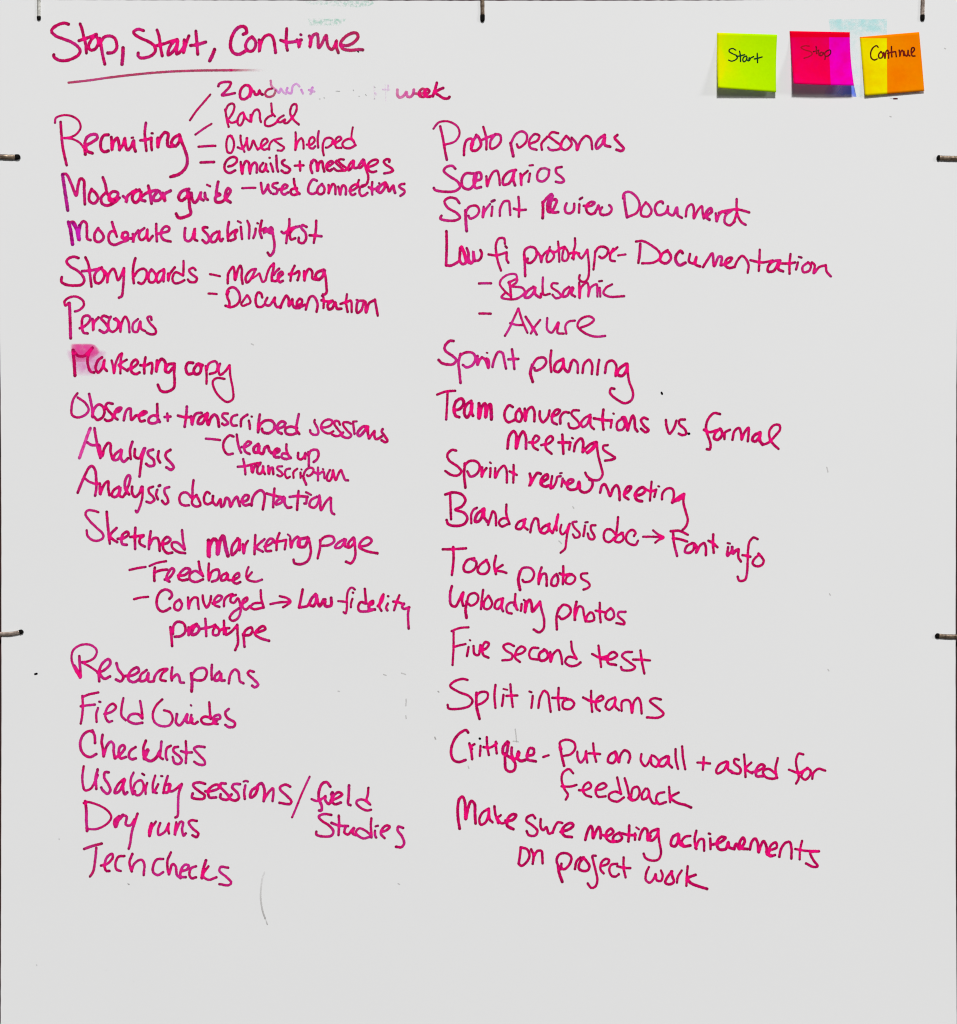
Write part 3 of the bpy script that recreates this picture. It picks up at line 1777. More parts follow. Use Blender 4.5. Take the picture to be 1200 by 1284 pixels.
#Critique
@550 905 4.8
w3.6
178,65 165,50 120,75 85,130 75,190 90,230 120,242 162,230
w3.4
185,130 195,170 202,225
200,165 195,150 215,135
k
w2.6
247,101 249,102
c
w3.2
252,145 248,205
290,92 292,140 302,200
270,152 310,155 350,130
345,120 345,150 350,190
w4
415,120 390,150 388,190 405,195 415,160 420,125
w3.6
400,190 400,240 405,285 430,300 455,290 462,255 440,220 415,205
440,155 440,200 455,225 480,205 485,185
w4
480,180 475,220 495,235 520,230
w3.6
530,205 570,195 572,165 550,158 535,190 535,225 585,238
#dash mark
w3.2
630,212 662,202
#Put
w3.6
730,150 740,200 755,265
w3.2
738,165 730,125 770,108 815,125 822,160 795,195 755,205
835,180 838,220 855,245 880,215 888,175 890,215 895,245
930,130 935,180 948,240
905,190 972,194
#on
w3.4
1065,180 1030,200 1020,240 1050,248 1070,215 1060,180
1070,190 1085,245 1095,200 1120,172 1145,185 1152,215 1142,245
#wall
@780 910 4.444
w3.2
108,158 105,195 130,225 155,190 160,175 165,215 190,228 205,200 180,170 165,165
w3.6
250,170 215,190 205,220 230,225 255,195 260,170 260,210 278,232
w3.2
298,130 300,190 312,240
335,115 340,180 352,242
#plus sign
w3.2
455,175 450,245
420,205 490,210
#asked
w3.4
580,200 545,215 525,250 530,265 565,250 585,215 590,200 590,240 615,262
650,190 630,185 625,205 660,240 655,265 620,262 605,250
w3.2
680,160 685,220 688,285
720,205 690,240 725,265
w3.6
725,260 770,245 795,225 775,215 750,240 750,280 785,280
w3.2
868,180 855,240 862,290
860,270 815,240 785,255 800,285 835,295 865,290
#for
w3.2
1010,160 985,155 970,190 975,240 985,290 970,322
930,245 985,262 1020,245
1035,235 1010,255 1000,285 1020,300 1045,280 1050,250 1030,235
1060,295 1065,265 1095,240 1132,250
#feedback
@550 905 4.8
w3.2
810,310 785,285 750,305 740,345 755,400 778,440 765,468
740,388 790,390 830,380
845,412 885,410 918,390 905,365 880,380 868,410 885,440 918,452
945,410 985,405 1010,385 995,370 965,380 945,415 960,450 1005,448
1075,335 1085,380 1098,435
1098,432 1060,420 1025,440 1030,465 1075,480 1115,455
1120,340 1135,390 1150,450 1170,472 
@780 910 4.444
50,395 60,350 85,340 98,365 85,405 55,415 35,400
130,350 110,385 115,410 140,400 150,365 140,350
150,370 155,400 175,432 200,428
235,370 200,380 190,410 205,435 245,425 
262,340 265,380 268,425
w3.4
315,372 280,390 268,400 310,430 350,440 385,455
#Make
@560 990 5
w3.8
82,245 72,180 70,110 80,60 100,45 115,80 120,185 135,115 155,72 175,90 178,150 182,212
w3.4
265,120 225,145 205,190 215,220 245,205 265,150 265,125 270,185 288,205
300,105 305,150 325,210
w3.2
340,160 320,180 345,212 370,205
w4
370,195 415,190 435,160 415,155 385,180 380,225 418,248
#sure
w3.4
555,180 540,160 505,175 500,195 545,230 570,260 555,288 515,285 502,260
590,185 590,235 605,255 625,235 640,275 665,270
665,270 680,230 700,205 725,210
w3.8
715,265 765,250 795,225 780,210 745,225 722,260 740,290 785,298
#meeting
w3.8
870,315 885,260 905,228 915,250 918,305 935,265 955,235 965,265 965,305
w3.6
975,285 1010,290 1045,265 1030,245 1005,265 1000,300 1025,325 1065,325
1085,270 1050,290 1045,320 1075,325 1100,305 1085,275
1145,225 1140,325
1100,275 1145,285 1185,285
@780 1020 4.6154
w2.6
82,80 98,92
w3.2
75,115 75,152
w3.6
100,150 112,110 130,85 145,95 150,155 165,130
205,90 170,105 152,150 175,155 205,120 210,90
w3.2
208,95 215,160 225,230 210,265 170,272 135,255 125,232
#achievements
w3.8
325,118 295,135 283,180 305,190 325,160 328,120 335,175 360,190 395,185
w3.4
395,130 365,135 345,165 360,190
430,100 420,150 430,205
425,200 450,150 470,150 475,215
w2.8
502,116 510,118
w3.4
510,145 512,205
w3.8
525,180 570,165 598,140 575,135 550,165 560,205 600,205 615,165 620,195 650,205
w3.8
650,200 660,175 680,205 710,160 700,140 680,170 690,200 725,205
w3.6
740,208 750,165 770,145 785,170 790,225 805,180 820,160 835,190 840,235 870,245
w3.4
850,215 895,195 890,168 865,180 850,215 855,245 885,240
910,250 920,205 945,170 970,165 980,200 980,260
w3
1042,158 1030,210 1028,265
1002,205 1060,215 1140,218
w3.2
1140,218 1090,225 1105,265 1132,305 1105,308 1065,288
#on
@560 990 5
w3.4
465,362 460,410 452,465
465,362 505,375 520,410 505,450 470,478 452,465
530,375 545,410 540,465
545,420 570,385 595,385 600,420 602,462
#project
w4
700,480 705,520 725,578
w3.4
720,465 715,500 
700,480 690,440 710,405 755,400 782,425 770,470 735,500 718,490
805,498 815,450 840,425
w3.6
860,425 835,460 830,495 855,510 885,505 895,480 875,445 855,425
w3.2
935,415 915,415 920,450 935,510 945,570 930,610 905,615 885,588
965,480 1010,465 1018,440 995,435 970,460 965,500 985,525
1070,465 1035,470 1020,500 1035,540 1060,545 1080,530
1110,425 1110,490 1122,550
1070,480 1110,490 1152,492
#work
@780 1020 4.6154
w3.2
155,310 140,345 138,385 160,400 185,375 195,350 200,385 225,390 235,360 225,330
w3.6
290,335 265,365 250,400 275,410 300,395 290,360 285,335
w3.2
318,400 322,370 345,330
380,305 375,360 372,418
w3.8
425,355 380,375 395,400 440,420 492,436
#speck
k
f1:1
w2.4
@0 800 12
530,543 552,537
f.5:.5
w1.4
@50 1020 5
120,160 122,161
@90 1000 5.4545
388,594 391,595
@0 1184 6
275,156 277,157
f.3:.3
795,197 798,198
1002,278 1005,281
e
f.35:.6
w2.2
@300 1080 12
380,165 345,270 328,400 322,520 330,630 355,760 390,860
w1.6
390,860 422,950
k
f1:1
w2
r
w1.8
@860 0 3.5294
920,437 935,437
f.4:.4
k
w1.4
905,435 918,437
f1:1
c
@540 677 2.339
e
f.5:.5
w1.6
1170,158 1172,162
1165,380 1168,384
12,578 13,584
110,664 112,670
248,555 252,592
242,590 258,592
22,444 24,446
@75 690 2.39
970,372 978,375
1024,368 1036,372
834,422 838,423
1133,423 1136,425
1038,446 1037,466
1037,496 1038,504
1124,560 1127,566
204,999 208,1001
1014,999 1018,1001
@540 426 2.339
417,490 420,494
376,590 384,598
1162,374 1165,388
@50 88 2.18
578,748 584,751
@860 0 3.5294
903,515 908,517
1145,214 1149,216
c
f1:1
'''
HIDE = {'Randal', 'Axure', 'Balsamic'}   # names: no label, the ink itself stays


# ------------------------------------------------------------------ wall and board
def slab(name, outline, front, back, m, parent=None, edge=None):
    n = len(outline)
    vs = [P(x, y, front) for x, y in outline] + [P(x, y, back) for x, y in outline]
    fs = [tuple(reversed(range(n))), tuple(range(n, 2 * n))]
    fs += [(i, (i + 1) % n, n + (i + 1) % n, n + i) for i in range(n)]
    o = mesh_obj(name, vs, fs, m, parent)
    if edge:
        o.data.materials.append(edge)
        for p in o.data.polygons[2:]:
            p.material_index = 1
    return o


tag(slab('wall', [(-500, -300), (1700, -300), (1700, 2100), (-500, 2100)], -9.0, -60, wall_m), kind='structure')

board = bpy.data.objects.new('whiteboard', None)
C.objects.link(board)
tag(board, 'large plain white board covered with two columns of pink marker handwriting', 'whiteboard')

rnd = random.Random(4)
def interp(t, pts):
    for (a, va), (b2, vb) in zip(pts, pts[1:]):
        if t <= b2:
            return va + (vb - va) * (t - a) / (b2 - a)
    return pts[-1][1]
L = [(-1, -0.6), (380, -0.6), (500, 0.9), (640, 1.7), (900, 1.9), (1184, 1.2), (1330, 0.8)]
R = [(-1, 1200.8), (380, 1200.4), (470, 1199.2), (640, 1198.5), (800, 1198.2), (1050, 1198.3), (1200, 1199.1), (1330, 1200)]
T = [(-1, -0.6), (60, -0.1), (150, 0.2), (300, 0.6), (600, 0.95), (900, 0.6), (960, -0.1), (1201, -0.6)]
out = []
for i in range(0, 241):
    x = -0.6 + i * 1201.2 / 240
    out.append((x, interp(x, T) + rnd.uniform(-0.22, 0.22)))
for i in range(1, 140):
    y = i * 1330 / 140
    out.append((interp(y, R) + rnd.uniform(-0.12, 0.12), y))
out += [(1200, 1330), (0.8, 1330)]
for i in range(139, 0, -1):
    y = i * 1330 / 140
    out.append((interp(y, L) + rnd.uniform(-0.12, 0.12), y))
slab('board_panel', out, 0, -5, board_m, board, edge_m)


# ------------------------------------------------------------------ handwriting
def catmull(pts, step=0.7):
    if len(pts) == 2:
        # a straight pen stroke still wavers a little
        (x0, y0), (x1, y1) = pts
        l = math.hypot(x1 - x0, y1 - y0)
        pts = [pts[0], ((x0 + x1) / 2 + (y1 - y0) * 0.012, (y0 + y1) / 2 - (x1 - x0) * 0.012), pts[1]]
    p = [(2 * pts[0][0] - pts[1][0], 2 * pts[0][1] - pts[1][1])] + pts + \
        [(2 * pts[-1][0] - pts[-2][0], 2 * pts[-1][1] - pts[-2][1])]
    res = []
    for i in range(1, len(p) - 2):
        p0, p1, p2, p3 = p[i - 1:i + 3]
        # centripetal parametrisation: no overshoot at the tight turns of small letters
        d = [max(1e-3, math.hypot(b_[0] - a_[0], b_[1] - a_[1]) ** 0.5) for a_, b_ in ((p0, p1), (p1, p2), (p2, p3))]
        t0, t1 = 0, d[0]
        t2, t3 = t1 + d[1], t1 + d[1] + d[2]
        n = max(1, int(math.hypot(p2[0] - p1[0], p2[1] - p1[1]) / step))
        for k in range(n):
            t = t1 + (t2 - t1) * k / n
            def lp(a_, b_, ta, tb):
                u = (t - ta) / (tb - ta)
                return (a_[0] + (b_[0] - a_[0]) * u, a_[1] + (b_[1] - a_[1]) * u)
            A1, A2, A3 = lp(p0, p1, t0, t1), lp(p1, p2, t1, t2), lp(p2, p3, t2, t3)
            B1, B2 = lp(A1, A2, t0, t2), lp(A2, A3, t1, t3)
            res.append(lp(B1, B2, t1, t2))
    res.append(pts[-1])
    return res


# the marker dried out and was changed on the way down: how violet the ink is on each line
HUES = {0: [(0, .35), (100, .3), (220, .45), (262, .5), (320, .3), (375, .45), (435, .15), (495, .5), (640, .5),
            (700, .4), (800, .6), (980, .5), (1070, .55)],
        1: [(0, .3), (150, .42), (200, .6), (290, .4), (345, .58), (430, .3), (490, .15), (570, .2), (780, .1),
            (910, .2), (1000, .1)]}


def word_hue(x, y):
    return [h for y0, h in HUES[int(x > 535)] if y >= y0 - 2][-1]


def build_word(name, strokes, mat, parent, lift=None, base=0.10, seed=0):
    """strokes: (points, width, fade0, fade1). Each stroke is a low bead of ink with round ends."""
    rr = random.Random(seed)
    cur = [catmull(s[0]) for s in strokes]
    # ink pools where strokes crowd together: count neighbours that are far along the pen's path
    grid = {}
    run = 0
    ids = []
    for c in cur:
        r = []
        for i, (x, y) in enumerate(c):
            run += 1
            r.append(run)
            grid.setdefault((int(x // 4), int(y // 4)), []).append((x, y, run))
        run += 30
        ids.append(r)
    V, F, pool, tip, rim, fd = [], [], [], [], [], []
    hue = word_hue(*cur[0][0])
    for si, (c, s) in enumerate(zip(cur, strokes)):
        _, wd, f0, f1 = s
        n = len(c)
        ln = [0]
        for i in range(1, n):
            ln.append(ln[-1] + math.hypot(c[i][0] - c[i - 1][0], c[i][1] - c[i - 1][1]))
        tot = max(ln[-1], 0.01)
        ph = rr.uniform(0, 100)
        rows = []
        # extend by round caps
        samples = []
        h = wd / 2 * (1.15 if tot < 4 and wd > 2 else 1)
        for i in range(n):
            a, b_ = c[max(0, i - 1)], c[min(n - 1, i + 1)]
            dx, dy = b_[0] - a[0], b_[1] - a[1]
            l = math.hypot(dx, dy) or 1
            samples.append((c[i][0], c[i][1], dx / l, dy / l, ln[i], 1.0, i))
        x, y, dx, dy, _, _, _ = samples[0]
        caps0 = [(x - dx * h * k, y - dy * h * k, dx, dy, 0, math.sqrt(max(0, 1 - k * k)), 0) for k in (0.97, 0.8, 0.5)]
        x, y, dx, dy, _, _, _ = samples[-1]
        caps1 = [(x + dx * h * k, y + dy * h * k, dx, dy, tot, math.sqrt(max(0, 1 - k * k)), n - 1) for k in (0.5, 0.8, 0.97)]
        samples = caps0 + samples + caps1
        z0 = base + (si % 14) * 0.016
        start = len(V)
        for q, (x, y, dx, dy, l, sc_, ci) in enumerate(samples):
            cx, cy = c[ci]
            cnt = 0
            gx, gy = int(cx // 4), int(cy // 4)
            me_ = ids[si][ci]
            for ax in (gx - 1, gx, gx + 1):
                for ay in (gy - 1, gy, gy + 1):
                    for (ox, oy, oi) in grid.get((ax, ay), ()):
                        if abs(oi - me_) > 9 and (ox - cx) ** 2 + (oy - cy) ** 2 < 11:
                            cnt += 1
            pl = min(1, cnt / 7)
            wv = 1 + 0.10 * noise.noise(Vector((l * 0.22 + ph, si, 0))) + 0.07 * noise.noise(Vector((l * 1.1 + ph, 3, si)))
            hw = h * wv * sc_ * (1 + 0.1 * pl)
            t = l / tot
            f = f0 + (f1 - f0) * t
            e = max(0, 1 - min(l + 0.4, (tot - l) + 0.4) / 2.6) if tot > 4 else 0.95
            e *= 0.55 + 0.45 * rr.random()
            if f < 0.8:
                e *= 0.3
            for u in (-1, -0.6, 0, 0.6, 1):
                jit = 1 + rr.uniform(-0.11, 0.11) if abs(u) == 1 else 1
                px, py = x - dy * hw * u * jit, y + dx * hw * u * jit
                z = z0 + 0.0006 * q + (0.05 * (1 - u * u))
                if lift:
                    z += lift(px, py)
                V.append(P(px, py, z))
                pool.append(pl)
                tip.append(e)
                rim.append(abs(u) ** 2)
                fd.append(f)
        m = len(samples)
        for q in range(m - 1):
            for k in range(4):
                a = start + q * 5 + k
                F.append((a, a + 1, a + 6, a + 5))
    o = mesh_obj(name, V, F, INK[mat], parent, True,
                 {'pool': pool, 'tip': tip, 'rim': rim, 'fade': fd, 'hue': [hue] * len(V)})
    return o


def parse(text):
    ox = oy = 0.0
    s = 1.0
    wd, f0, f1, mt = 3.4, 1.0, 1.0, 'c'
    groups = []
    name = None
    for ln in text.strip().splitlines():
        ln = ln.strip()
        if not ln:
            continue
        if ln[0] == '@':
            ox, oy, s = map(float, ln[1:].split())
        elif ln[0] == '#':
            name = ln[1:].split(' f1')[0]
            groups.append((name, {}))
        elif ln[0] == 'w' and ',' not in ln:
            wd = float(ln[1:])
        elif ln[0] == 'f' and ':' in ln:
            f0, f1 = map(float, ln[1:].split(':'))
        elif ln.isalpha() and len(ln) == 1:
            mt = ln
        else:
            pts = [tuple(float(v) for v in q.split(',')) for q in ln.split()]
            pts = [(ox + a / s, oy + b_ / s) for a, b_ in pts]
            if len(pts) == 1:
                pts.append((pts[0][0] + 0.4, pts[0][1] + 0.1))
            groups[-1][1].setdefault(mt, []).append((pts, wd * WK, f0, f1))
    return groups


WK = 1.02
KIND = {'dash mark': 'handwritten_dash', 'plus sign': 'handwritten_plus', 'arrow mark': 'handwritten_arrow',
        'slash mark': 'handwritten_slash', 'underline': 'underline_stroke', 'speck': 'ink_speck',
        'wiped letter': 'wiped_word'}
for gi, (name, mats) in enumerate(parse(STROKES)):
    kn = KIND.get(name, 'handwritten_word')
    first = None
    for mk, strokes in mats.items():
        if kn in ('ink_speck', 'handwritten_dash'):
            for st in strokes:
                build_word(kn, [st], mk, board, base=0.10, seed=gi)
            continue
        if True:
            o = build_word(kn, strokes, mk, board, base=0.10 + 0.02 * (len(mats) > 1 and mk != 'c'), seed=gi)
            if name == 'wiped letter':
                o['label'] = 'faint traces of a word wiped off the board'
                o['kind'] = 'stuff'
            elif name == 'underline':
                o['label'] = 'dull pink line under the title'
            elif kn == 'handwritten_word' and name not in HIDE:
                o['label'] = 'pink marker word reading ' + name.strip(',')


# ------------------------------------------------------------------ painted shade and wiped marker residue
def tint_patch(poly_rows, m, z, label, soft=0.0, name='residue_and_shade_tint'):
    """poly_rows: rows of (y, x0, x1, fade_left, fade_right)"""
    V, F, fd = [], [], []
    N = 12
    for (y, x0, x1, a, b_) in poly_rows:
        for k in range(N + 1):
            t = k / N
            V.append(P(x0 + (x1 - x0) * t, y, z))
            fd.append((a + (b_ - a) * t) * (math.sin(math.pi * t) ** soft if soft and 0 < t < 1 else (0.0 if soft else 1.0)))
    for r in range(len(poly_rows) - 1):
        for k in range(N):
            i = r * (N + 1) + k
            F.append((i, i + N + 1, i + N + 2, i + 1))
    o = mesh_obj(name, V, F, m, board, False, {'fade': fd})
    o['label'] = label
    return o


cy = tint_mat('pale_cyan_residue', s2l(180, 242, 242), 0.62, 90, 0.34, 0.62)
tint_patch([(24, 1039, 1112, 1, 1), (32, 1040, 1112, 0.9, 0.9), (38, 1041, 1112, 0.4, 0.9), (46, 1060, 1112, 0.15, 0.1)],
        cy, 0.02, 'pale cyan patch of wiped marker above the sticky notes')
tint_patch([(46, 1064, 1080, 0.3, 0.1), (80, 1066, 1083, 0.3, 0.05), (121, 1072, 1086, 0.5, 0.1)], cy, 0.03,
        'pale cyan trace between the pink and orange notes')
gr = tint_mat('pale_green_residue', s2l(176, 224, 206), 0.8, 260, 0.45, 0.62)
tint_patch([(23.5, 386, 434, 0.8, 1), (26.5, 387, 432, 0.9, 1), (32, 388, 425, 0.3, 0.5)], gr, 0.02,
        'faint green trace above the title')
tint_patch([(1.5, 380, 470, 0.3, 0.7), (5, 385, 468, 0.3, 0.9), (9.5, 440, 458, 0, 0.9)], gr, 0.02,
        'faint green trace at the top edge')
sm = tint_mat('smeared_pink_ink', s2l(246, 56, 162), 0.92, 55, 0.15, 0.48)
tint_patch([(430.5, 90, 116, 0, 0), (432.5, 88, 120, 0.9, 0.8), (437, 88, 124, 1, 0.9), (442, 89, 126, 1, 0.9),
         (446, 90, 122, 1, 0.6), (449, 91, 118, 0.7, 0.3), (454, 91, 114, 0.3, 0.1)], sm, 0.03,
        'pink smear of wiped ink over the first letter of a word', 0.3, 'ink_smear')
sm2 = tint_mat('thin_smeared_pink_ink', s2l(238, 120, 205), 0.9, 60, 0.2, 0.55)
tint_patch([(438, 84, 134, 0, 0), (442, 83, 135, 0.5, 0.5), (447, 84, 133, 0.55, 0.5), (455, 88, 134, 0.6, 0.7),
         (462, 90, 133, 0.7, 0.6), (468, 92, 128, 0.3, 0.2), (472, 94, 122, 0, 0)], sm2, 0.02,
        'thin pale pink smear between the letters of a word', 0.5, 'ink_smear')
bl = tint_mat('blue_shade_tint', s2l(92, 130, 255), 1.0, 90, 0.2, 0.5)  # bluish tone of the pink note's shadow, painted onto the board
tint_patch([(96, 1060, 1069, 0.3, 0.0), (108, 1036, 1071, 0.0, 0.75), (117, 1034, 1073, 0.1, 0.9), (121.5, 1034, 1074, 0.0, 0.5)], bl, 0.03,
        'painted blue shade under the corner of the pink note')


# ------------------------------------------------------------------ sticky notes
def note_mat(name, nodes_col, trans, base):
    m, nt, b = new_mat(name, 0.75)
    col = nodes_col(nt)
    fine = noise_tex(nt, 260, 4, 0.6)
    mul = nd(nt, 'ShaderNodeMix', data_type='RGBA', blend_type='MULTIPLY')
    mul.inputs[0].default_value = 1
    nt.links.new(col, mul.inputs[6])
    nt.links.new(ramp(nt, fine, [(0.3, (0.94, 0.94, 0.94)), (0.7, (1, 1, 1))]), mul.inputs[7])
    nt.links.new(mul.outputs[2], b.inputs['Base Color'])
    b.inputs['Specular IOR Level'].default_value = 0.0
    tr = nd(nt, 'ShaderNodeBsdfTranslucent')
    tr.inputs[0].default_value = (*base, 1)
    mx = nd(nt, 'ShaderNodeMixShader')
    mx.inputs[0].default_value = trans
    nt.links.new(b.outputs[0], mx.inputs[1])
    nt.links.new(tr.outputs[0], mx.inputs[2])
    nt.links.new(mx.outputs[0], nt.nodes['Material Output'].inputs['Surface'])
    return m


def green_col(nt):
    u = attr(nt, 'across')
    n = noise_tex(nt, 26, 3, 0.6)
    f = math_node(nt, 'ADD', u, math_node(nt, 'MULTIPLY', math_node(nt, 'SUBTRACT', n, 0.5), 0.9), True)
    return ramp(nt, f, [(0.0, s2l(236, 240, 0)), (0.12, s2l(216, 244, 0)), (0.5, s2l(196, 246, 0)), (1.0, s2l(186, 246, 0))])


def red_col(nt):
    u, v = attr(nt, 'px'), attr(nt, 'py')
    n = noise_tex(nt, 40, 3, 0.6)
    red = ramp(nt, math_node(nt, 'ADD', math_node(nt, 'MULTIPLY', n, 0.8), 0.1), [(0.3, s2l(255, 0, 62)), (0.7, s2l(255, 0, 102))])
    mag = ramp(nt, n, [(0.35, s2l(255, 0, 165)), (0.65, s2l(255, 0, 212))])
    a = math_node(nt, 'GREATER_THAN', u, 1039.5)
    bnd = math_node(nt, 'GREATER_THAN', v, 47.0)
    c = mixc(nt, math_node(nt, 'MULTIPLY', a, bnd), red, mag)
    return mixc(nt, math_node(nt, 'SUBTRACT', 1.0, bnd), c, s2l(255, 0, 40))


def orange_col(nt):
    u, v = attr(nt, 'px'), attr(nt, 'py')
    n = noise_tex(nt, 30, 3, 0.6)
    ora = ramp(nt, n, [(0.35, s2l(255, 130, 0)), (0.65, s2l(255, 144, 0))])
    yel = ramp(nt, n, [(0.35, s2l(250, 216, 0)), (0.65, s2l(252, 244, 0))])
    a = math_node(nt, 'LESS_THAN', u, 1112.0)
    bnd = math_node(nt, 'GREATER_THAN', v, 48.0)
    return mixc(nt, math_node(nt, 'MULTIPLY', a, bnd), ora, yel)


def make_note(label, corners, lift_fn, m, bow):
    (TLx, TLy), (TRx, TRy), (BRx, BRy), (BLx, BLy) = corners
    N = 24
    V, F, AU, AV, AX, AY = [], [], [], [], [], []

    def pt(u, v):
        x = (TLx * (1 - u) + TRx * u) * (1 - v) + (BLx * (1 - u) + BRx * u) * v
        y = (TLy * (1 - u) + TRy * u) * (1 - v) + (BLy * (1 - u) + BRy * u) * v
        x += bow[0] * math.sin(math.pi * v) * (1 - u) + bow[1] * math.sin(math.pi * v) * u
        y += bow[2] * math.sin(math.pi * u) * v
        return x, y
    for layer in (0, 1):
        for j in range(N + 1):
            for i in range(N + 1):
                u, v = i / N, j / N
                x, y = pt(u, v)
                V.append(P(x, y, lift_fn(x, y) - 0.12 * layer))
                AU.append(u); AV.append(v); AX.append(x); AY.append(y)
    S = (N + 1) ** 2
    for j in range(N):
        for i in range(N):
            a = j * (N + 1) + i
            F.append((a, a + N + 1, a + N + 2, a + 1))
            F.append((S + a, S + a + 1, S + a + N + 2, S + a + N + 1))
    ring = [i for i in range(N)] + [j * (N + 1) + N for j in range(N)] + \
           [N * (N + 1) + N - i for i in range(N)] + [(N - j) * (N + 1) for j in range(N)]
    for k in range(len(ring)):
        a, b_ = ring[k], ring[(k + 1) % len(ring)]
        F.append((a, b_, S + b_, S + a))
    root = bpy.data.objects.new('sticky_note', None)
    C.objects.link(root)
    tag(root, label, 'sticky note', 'sticky notes in a row at the top right')
    mesh_obj('note_sheet', V, F, m, root, True, {'across': AU, 'down': AV, 'px': AX, 'py': AY})
    return root


def lifter(corners, hl, hr, power):
    (TLx, TLy), (TRx, TRy), (BRx, BRy), (BLx, BLy) = corners

    def f(x, y):
        u = min(1.1, max(-0.1, (x - TLx) / (TRx - TLx)))
        yt = TLy + (TRy - TLy) * u
        yb = BLy + (BRy - BLy) * u
        v = min(1.1, max(0, (y - yt) / (yb - yt)))
        return 0.35 + (hl + (hr - hl) * u) * v ** power
    return f


NOTES = [
    ('lime green sticky note reading Start, leftmost of the three notes on the board',
     [(899, 41), (974.5, 43.5), (972.3, 117), (899, 112.4)], 10.5, 6, 1.6,
     note_mat('lime_note_paper', green_col, 0.12, s2l(200, 180, 0)), (-0.3, -0.6, 0.0), 'g',
     '''@880 20 11.67
#Start
w1.7
495,505 450,480 400,500 398,525 450,560 510,590 515,620 480,655 425,670 388,655
550,520 560,580 562,675
505,600 560,590 625,572
650,592 610,610 595,650 610,680 640,660 658,605 655,645 680,665 690,612 692,660 710,625 755,600
808,550 810,620 812,690
765,635 810,625 880,605'''),
    ('hot pink and red sticky note reading Stop, between the green and orange notes',
     [(990, 39), (1065.6, 40.4), (1068.6, 110), (993, 108)], 14, 12.5, 1.8,
     note_mat('pink_note_paper', red_col, 0.22, s2l(225, 20, 255)), (0.4, -0.9, 0.5), 'r',
     '''@975 20 11.67
#Stop
q
w1.6
460,445 400,440 340,465 390,500 480,530 500,565 450,605 380,628
r
560,450 565,500 567,560
520,530 560,518 600,505
592,515 605,590 625,540 650,540 645,585 620,590
668,545 690,590 685,645
672,565 720,515 765,505 772,545 740,590 700,600'''),
    ('orange and yellow sticky note reading Continue, rightmost of the three notes on the board',
     [(1078, 46.5), (1152.5, 40.2), (1158.4, 114.6), (1084, 120.8)], 2.8, 2.4, 1.5,
     note_mat('orange_note_paper', orange_col, 0.08, s2l(190, 110, 10)), (0.2, 0.2, 0.0), 'b',
     '''@1065 20 10.91
#Continue
w1.8
392,430 372,408 320,440 290,510 300,580 340,605 378,590
430,488 400,530 405,575 440,575 458,530 435,490
470,500 485,583 500,490 520,470 535,500 535,580
575,420 575,490 580,562
520,515 570,500 620,490
630,490 636,525 640,560
680,470 688,510 690,555 700,500 720,470 735,490 745,545
745,485 755,530 785,550 798,510 802,470 805,530 825,548
850,510 888,465 880,435 855,440 845,500 860,548 895,550'''),
]
for label, corners, hl, hr, pw, m, bow, ink, txt in NOTES:
    fn = lifter(corners, hl, hr, pw)
    root = make_note(label, corners, fn, m, bow)
    for nm, mats in parse(txt):
        for mk, st in mats.items():
            mk2 = ink if mk == 'c' or mk not in 'qr' else mk
            build_word('handwritten_word', st, mk2, root, lift=fn, base=0.06, seed=7)


# ------------------------------------------------------------------ clips that hold the board's edge
def tube(path, rads, name, m, parent, K=14, flat=1.0):
    V, F = [], []
    n = len(path)
    for i, p in enumerate(path):
        a, b_ = path[max(0, i - 1)], path[min(n - 1, i + 1)]
        t = (b_ - a).normalized()
        s = t.cross(Vector((0, 1, 0)))
        s = s.normalized() if s.length > 0.2 else t.cross(Vector((1, 0, 0))).normalized()
        q = s.cross(t).normalized()
        for k in range(K):
            an = 2 * math.pi * k / K
            V.append(p + (s * math.cos(an) + q * math.sin(an) * flat) * rads[i] * MM)
    for i in range(n - 1):
        for k in range(K):
            F.append((i * K + k, i * K + (k + 1) % K, (i + 1) * K + (k + 1) % K, (i + 1) * K + k))
    F.append(tuple(reversed(range(K))))
    F.append(tuple(range((n - 1) * K, n * K)))
    return mesh_obj(name, V, F, m, parent, True)


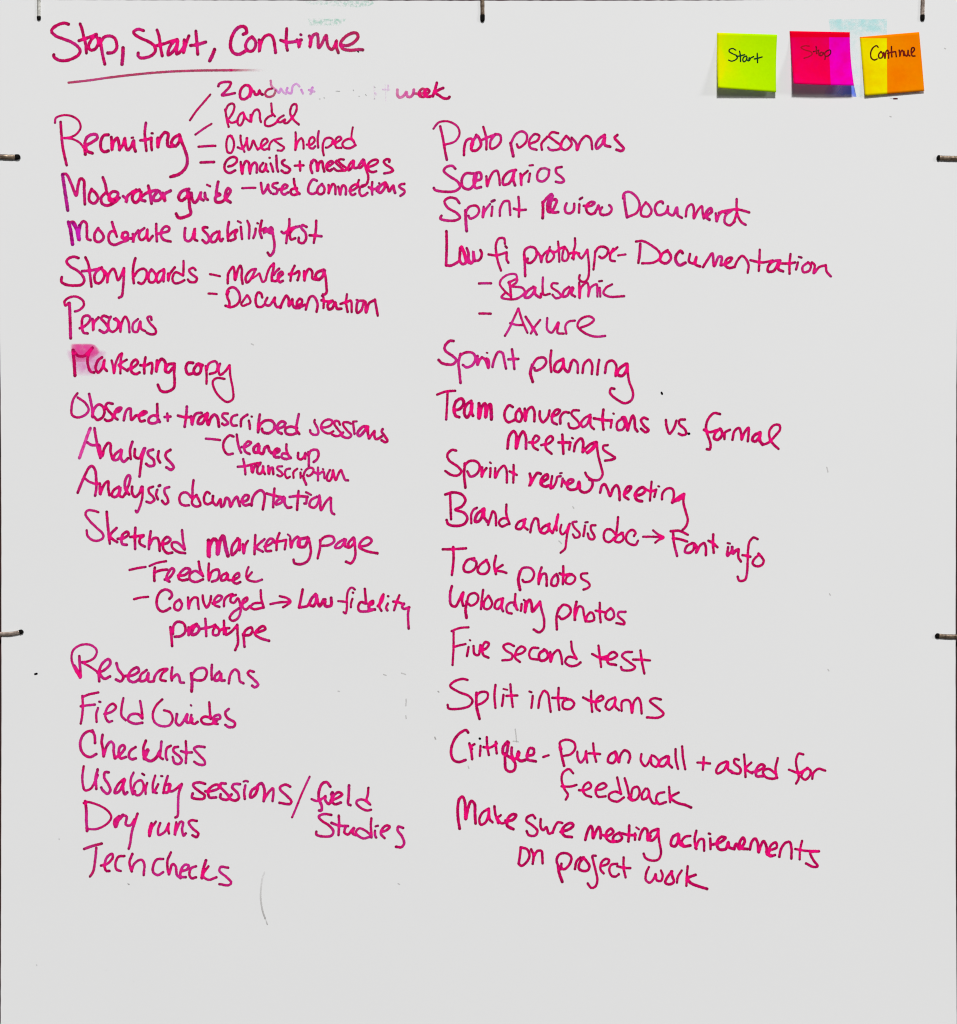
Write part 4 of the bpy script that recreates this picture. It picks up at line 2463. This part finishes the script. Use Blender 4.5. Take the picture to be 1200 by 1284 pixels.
def clip(label, pts, r0, m, tiplen=6.0, seed=0):
    """pts: board-plane polyline from outside the board's edge to the tip; the rod starts in the backing
    panel, comes out beside the edge and bends over the face"""
    rr = random.Random(seed)
    root = bpy.data.objects.new('board_clip', None)
    C.objects.link(root)
    tag(root, label, 'clip', 'metal clips holding the edges of the board')
    face = catmull(pts, 1.2)
    d0 = r0 * 0.45
    x0, y0 = face[0]
    path = [P(x0, y0, -10), P(x0, y0, -4)]
    rads = [r0, r0]
    ln = 0
    tl = [0]
    for a, b_ in zip(face, face[1:]):
        ln += math.hypot(b_[0] - a[0], b_[1] - a[1])
        tl.append(ln)
    body, tip, rb, rt = [], [], [], []
    for (x, y), l in zip(face, tl):
        k = min(1, l / 7)
        d = -4 + (d0 + 4) * math.sin(k * math.pi / 2)
        if l < ln - tiplen:
            body.append(P(x, y, d)); rb.append(r0 * (1 + rr.uniform(-0.05, 0.05)))
        else:
            if not tip:
                body.append(P(x, y, d)); rb.append(r0)
            e = (l - (ln - tiplen)) / tiplen
            r = r0 * 1.13 * (math.sqrt(max(0.02, 1 - ((e - 0.5) / 0.5) ** 2)) if e > 0.5 else 1)
            tip.append(P(x, y, d)); rt.append(r)
    tube(path + body, rads + rb, 'prong', m, root, flat=0.5)
    tube(tip, rt, 'rubber_tip', rubber_m, root, flat=0.55)


clip('pale metal clip with black tip over the top edge above the title', [(48.8, -14), (48.8, 0), (48.8, 12), (48.9, 26)], 2.3, rod_pale, 6.2, 1)
clip('brown metal clip with black tip over the middle of the top edge', [(604.6, -14), (604.8, 0), (605, 14), (605, 28)], 2.6, rod_m, 9, 2)
clip('grey metal clip with black tip over the top edge above the orange note', [(1157, -14), (1157, 0), (1156.6, 12), (1156.5, 26.8)], 2.55, rod_grey, 7.5, 3)
clip('brown metal clip with black tip on the left edge beside Recruiting', [(-14, 196), (0, 196.6), (12, 197.2), (26, 197)], 3.1, rod_m, 7, 4)
clip('brown metal clip with black tip on the right edge below the sticky notes', [(1214, 199), (1200, 198.8), (1188, 198.6), (1174, 198)], 3.1, rod_m, 5, 5)
clip('grey metal clip curving up to a black tip, low on the left edge', [(-14, 795), (0, 795), (13, 794.8), (21, 793.5), (29.8, 791.4)], 2.6, rod_grey, 6, 6)
clip('brown metal clip with black tip low on the right edge beside the column of words', [(1214, 798.6), (1200, 798.2), (1186, 798), (1172, 796.8)], 2.8, rod_m, 6, 7)
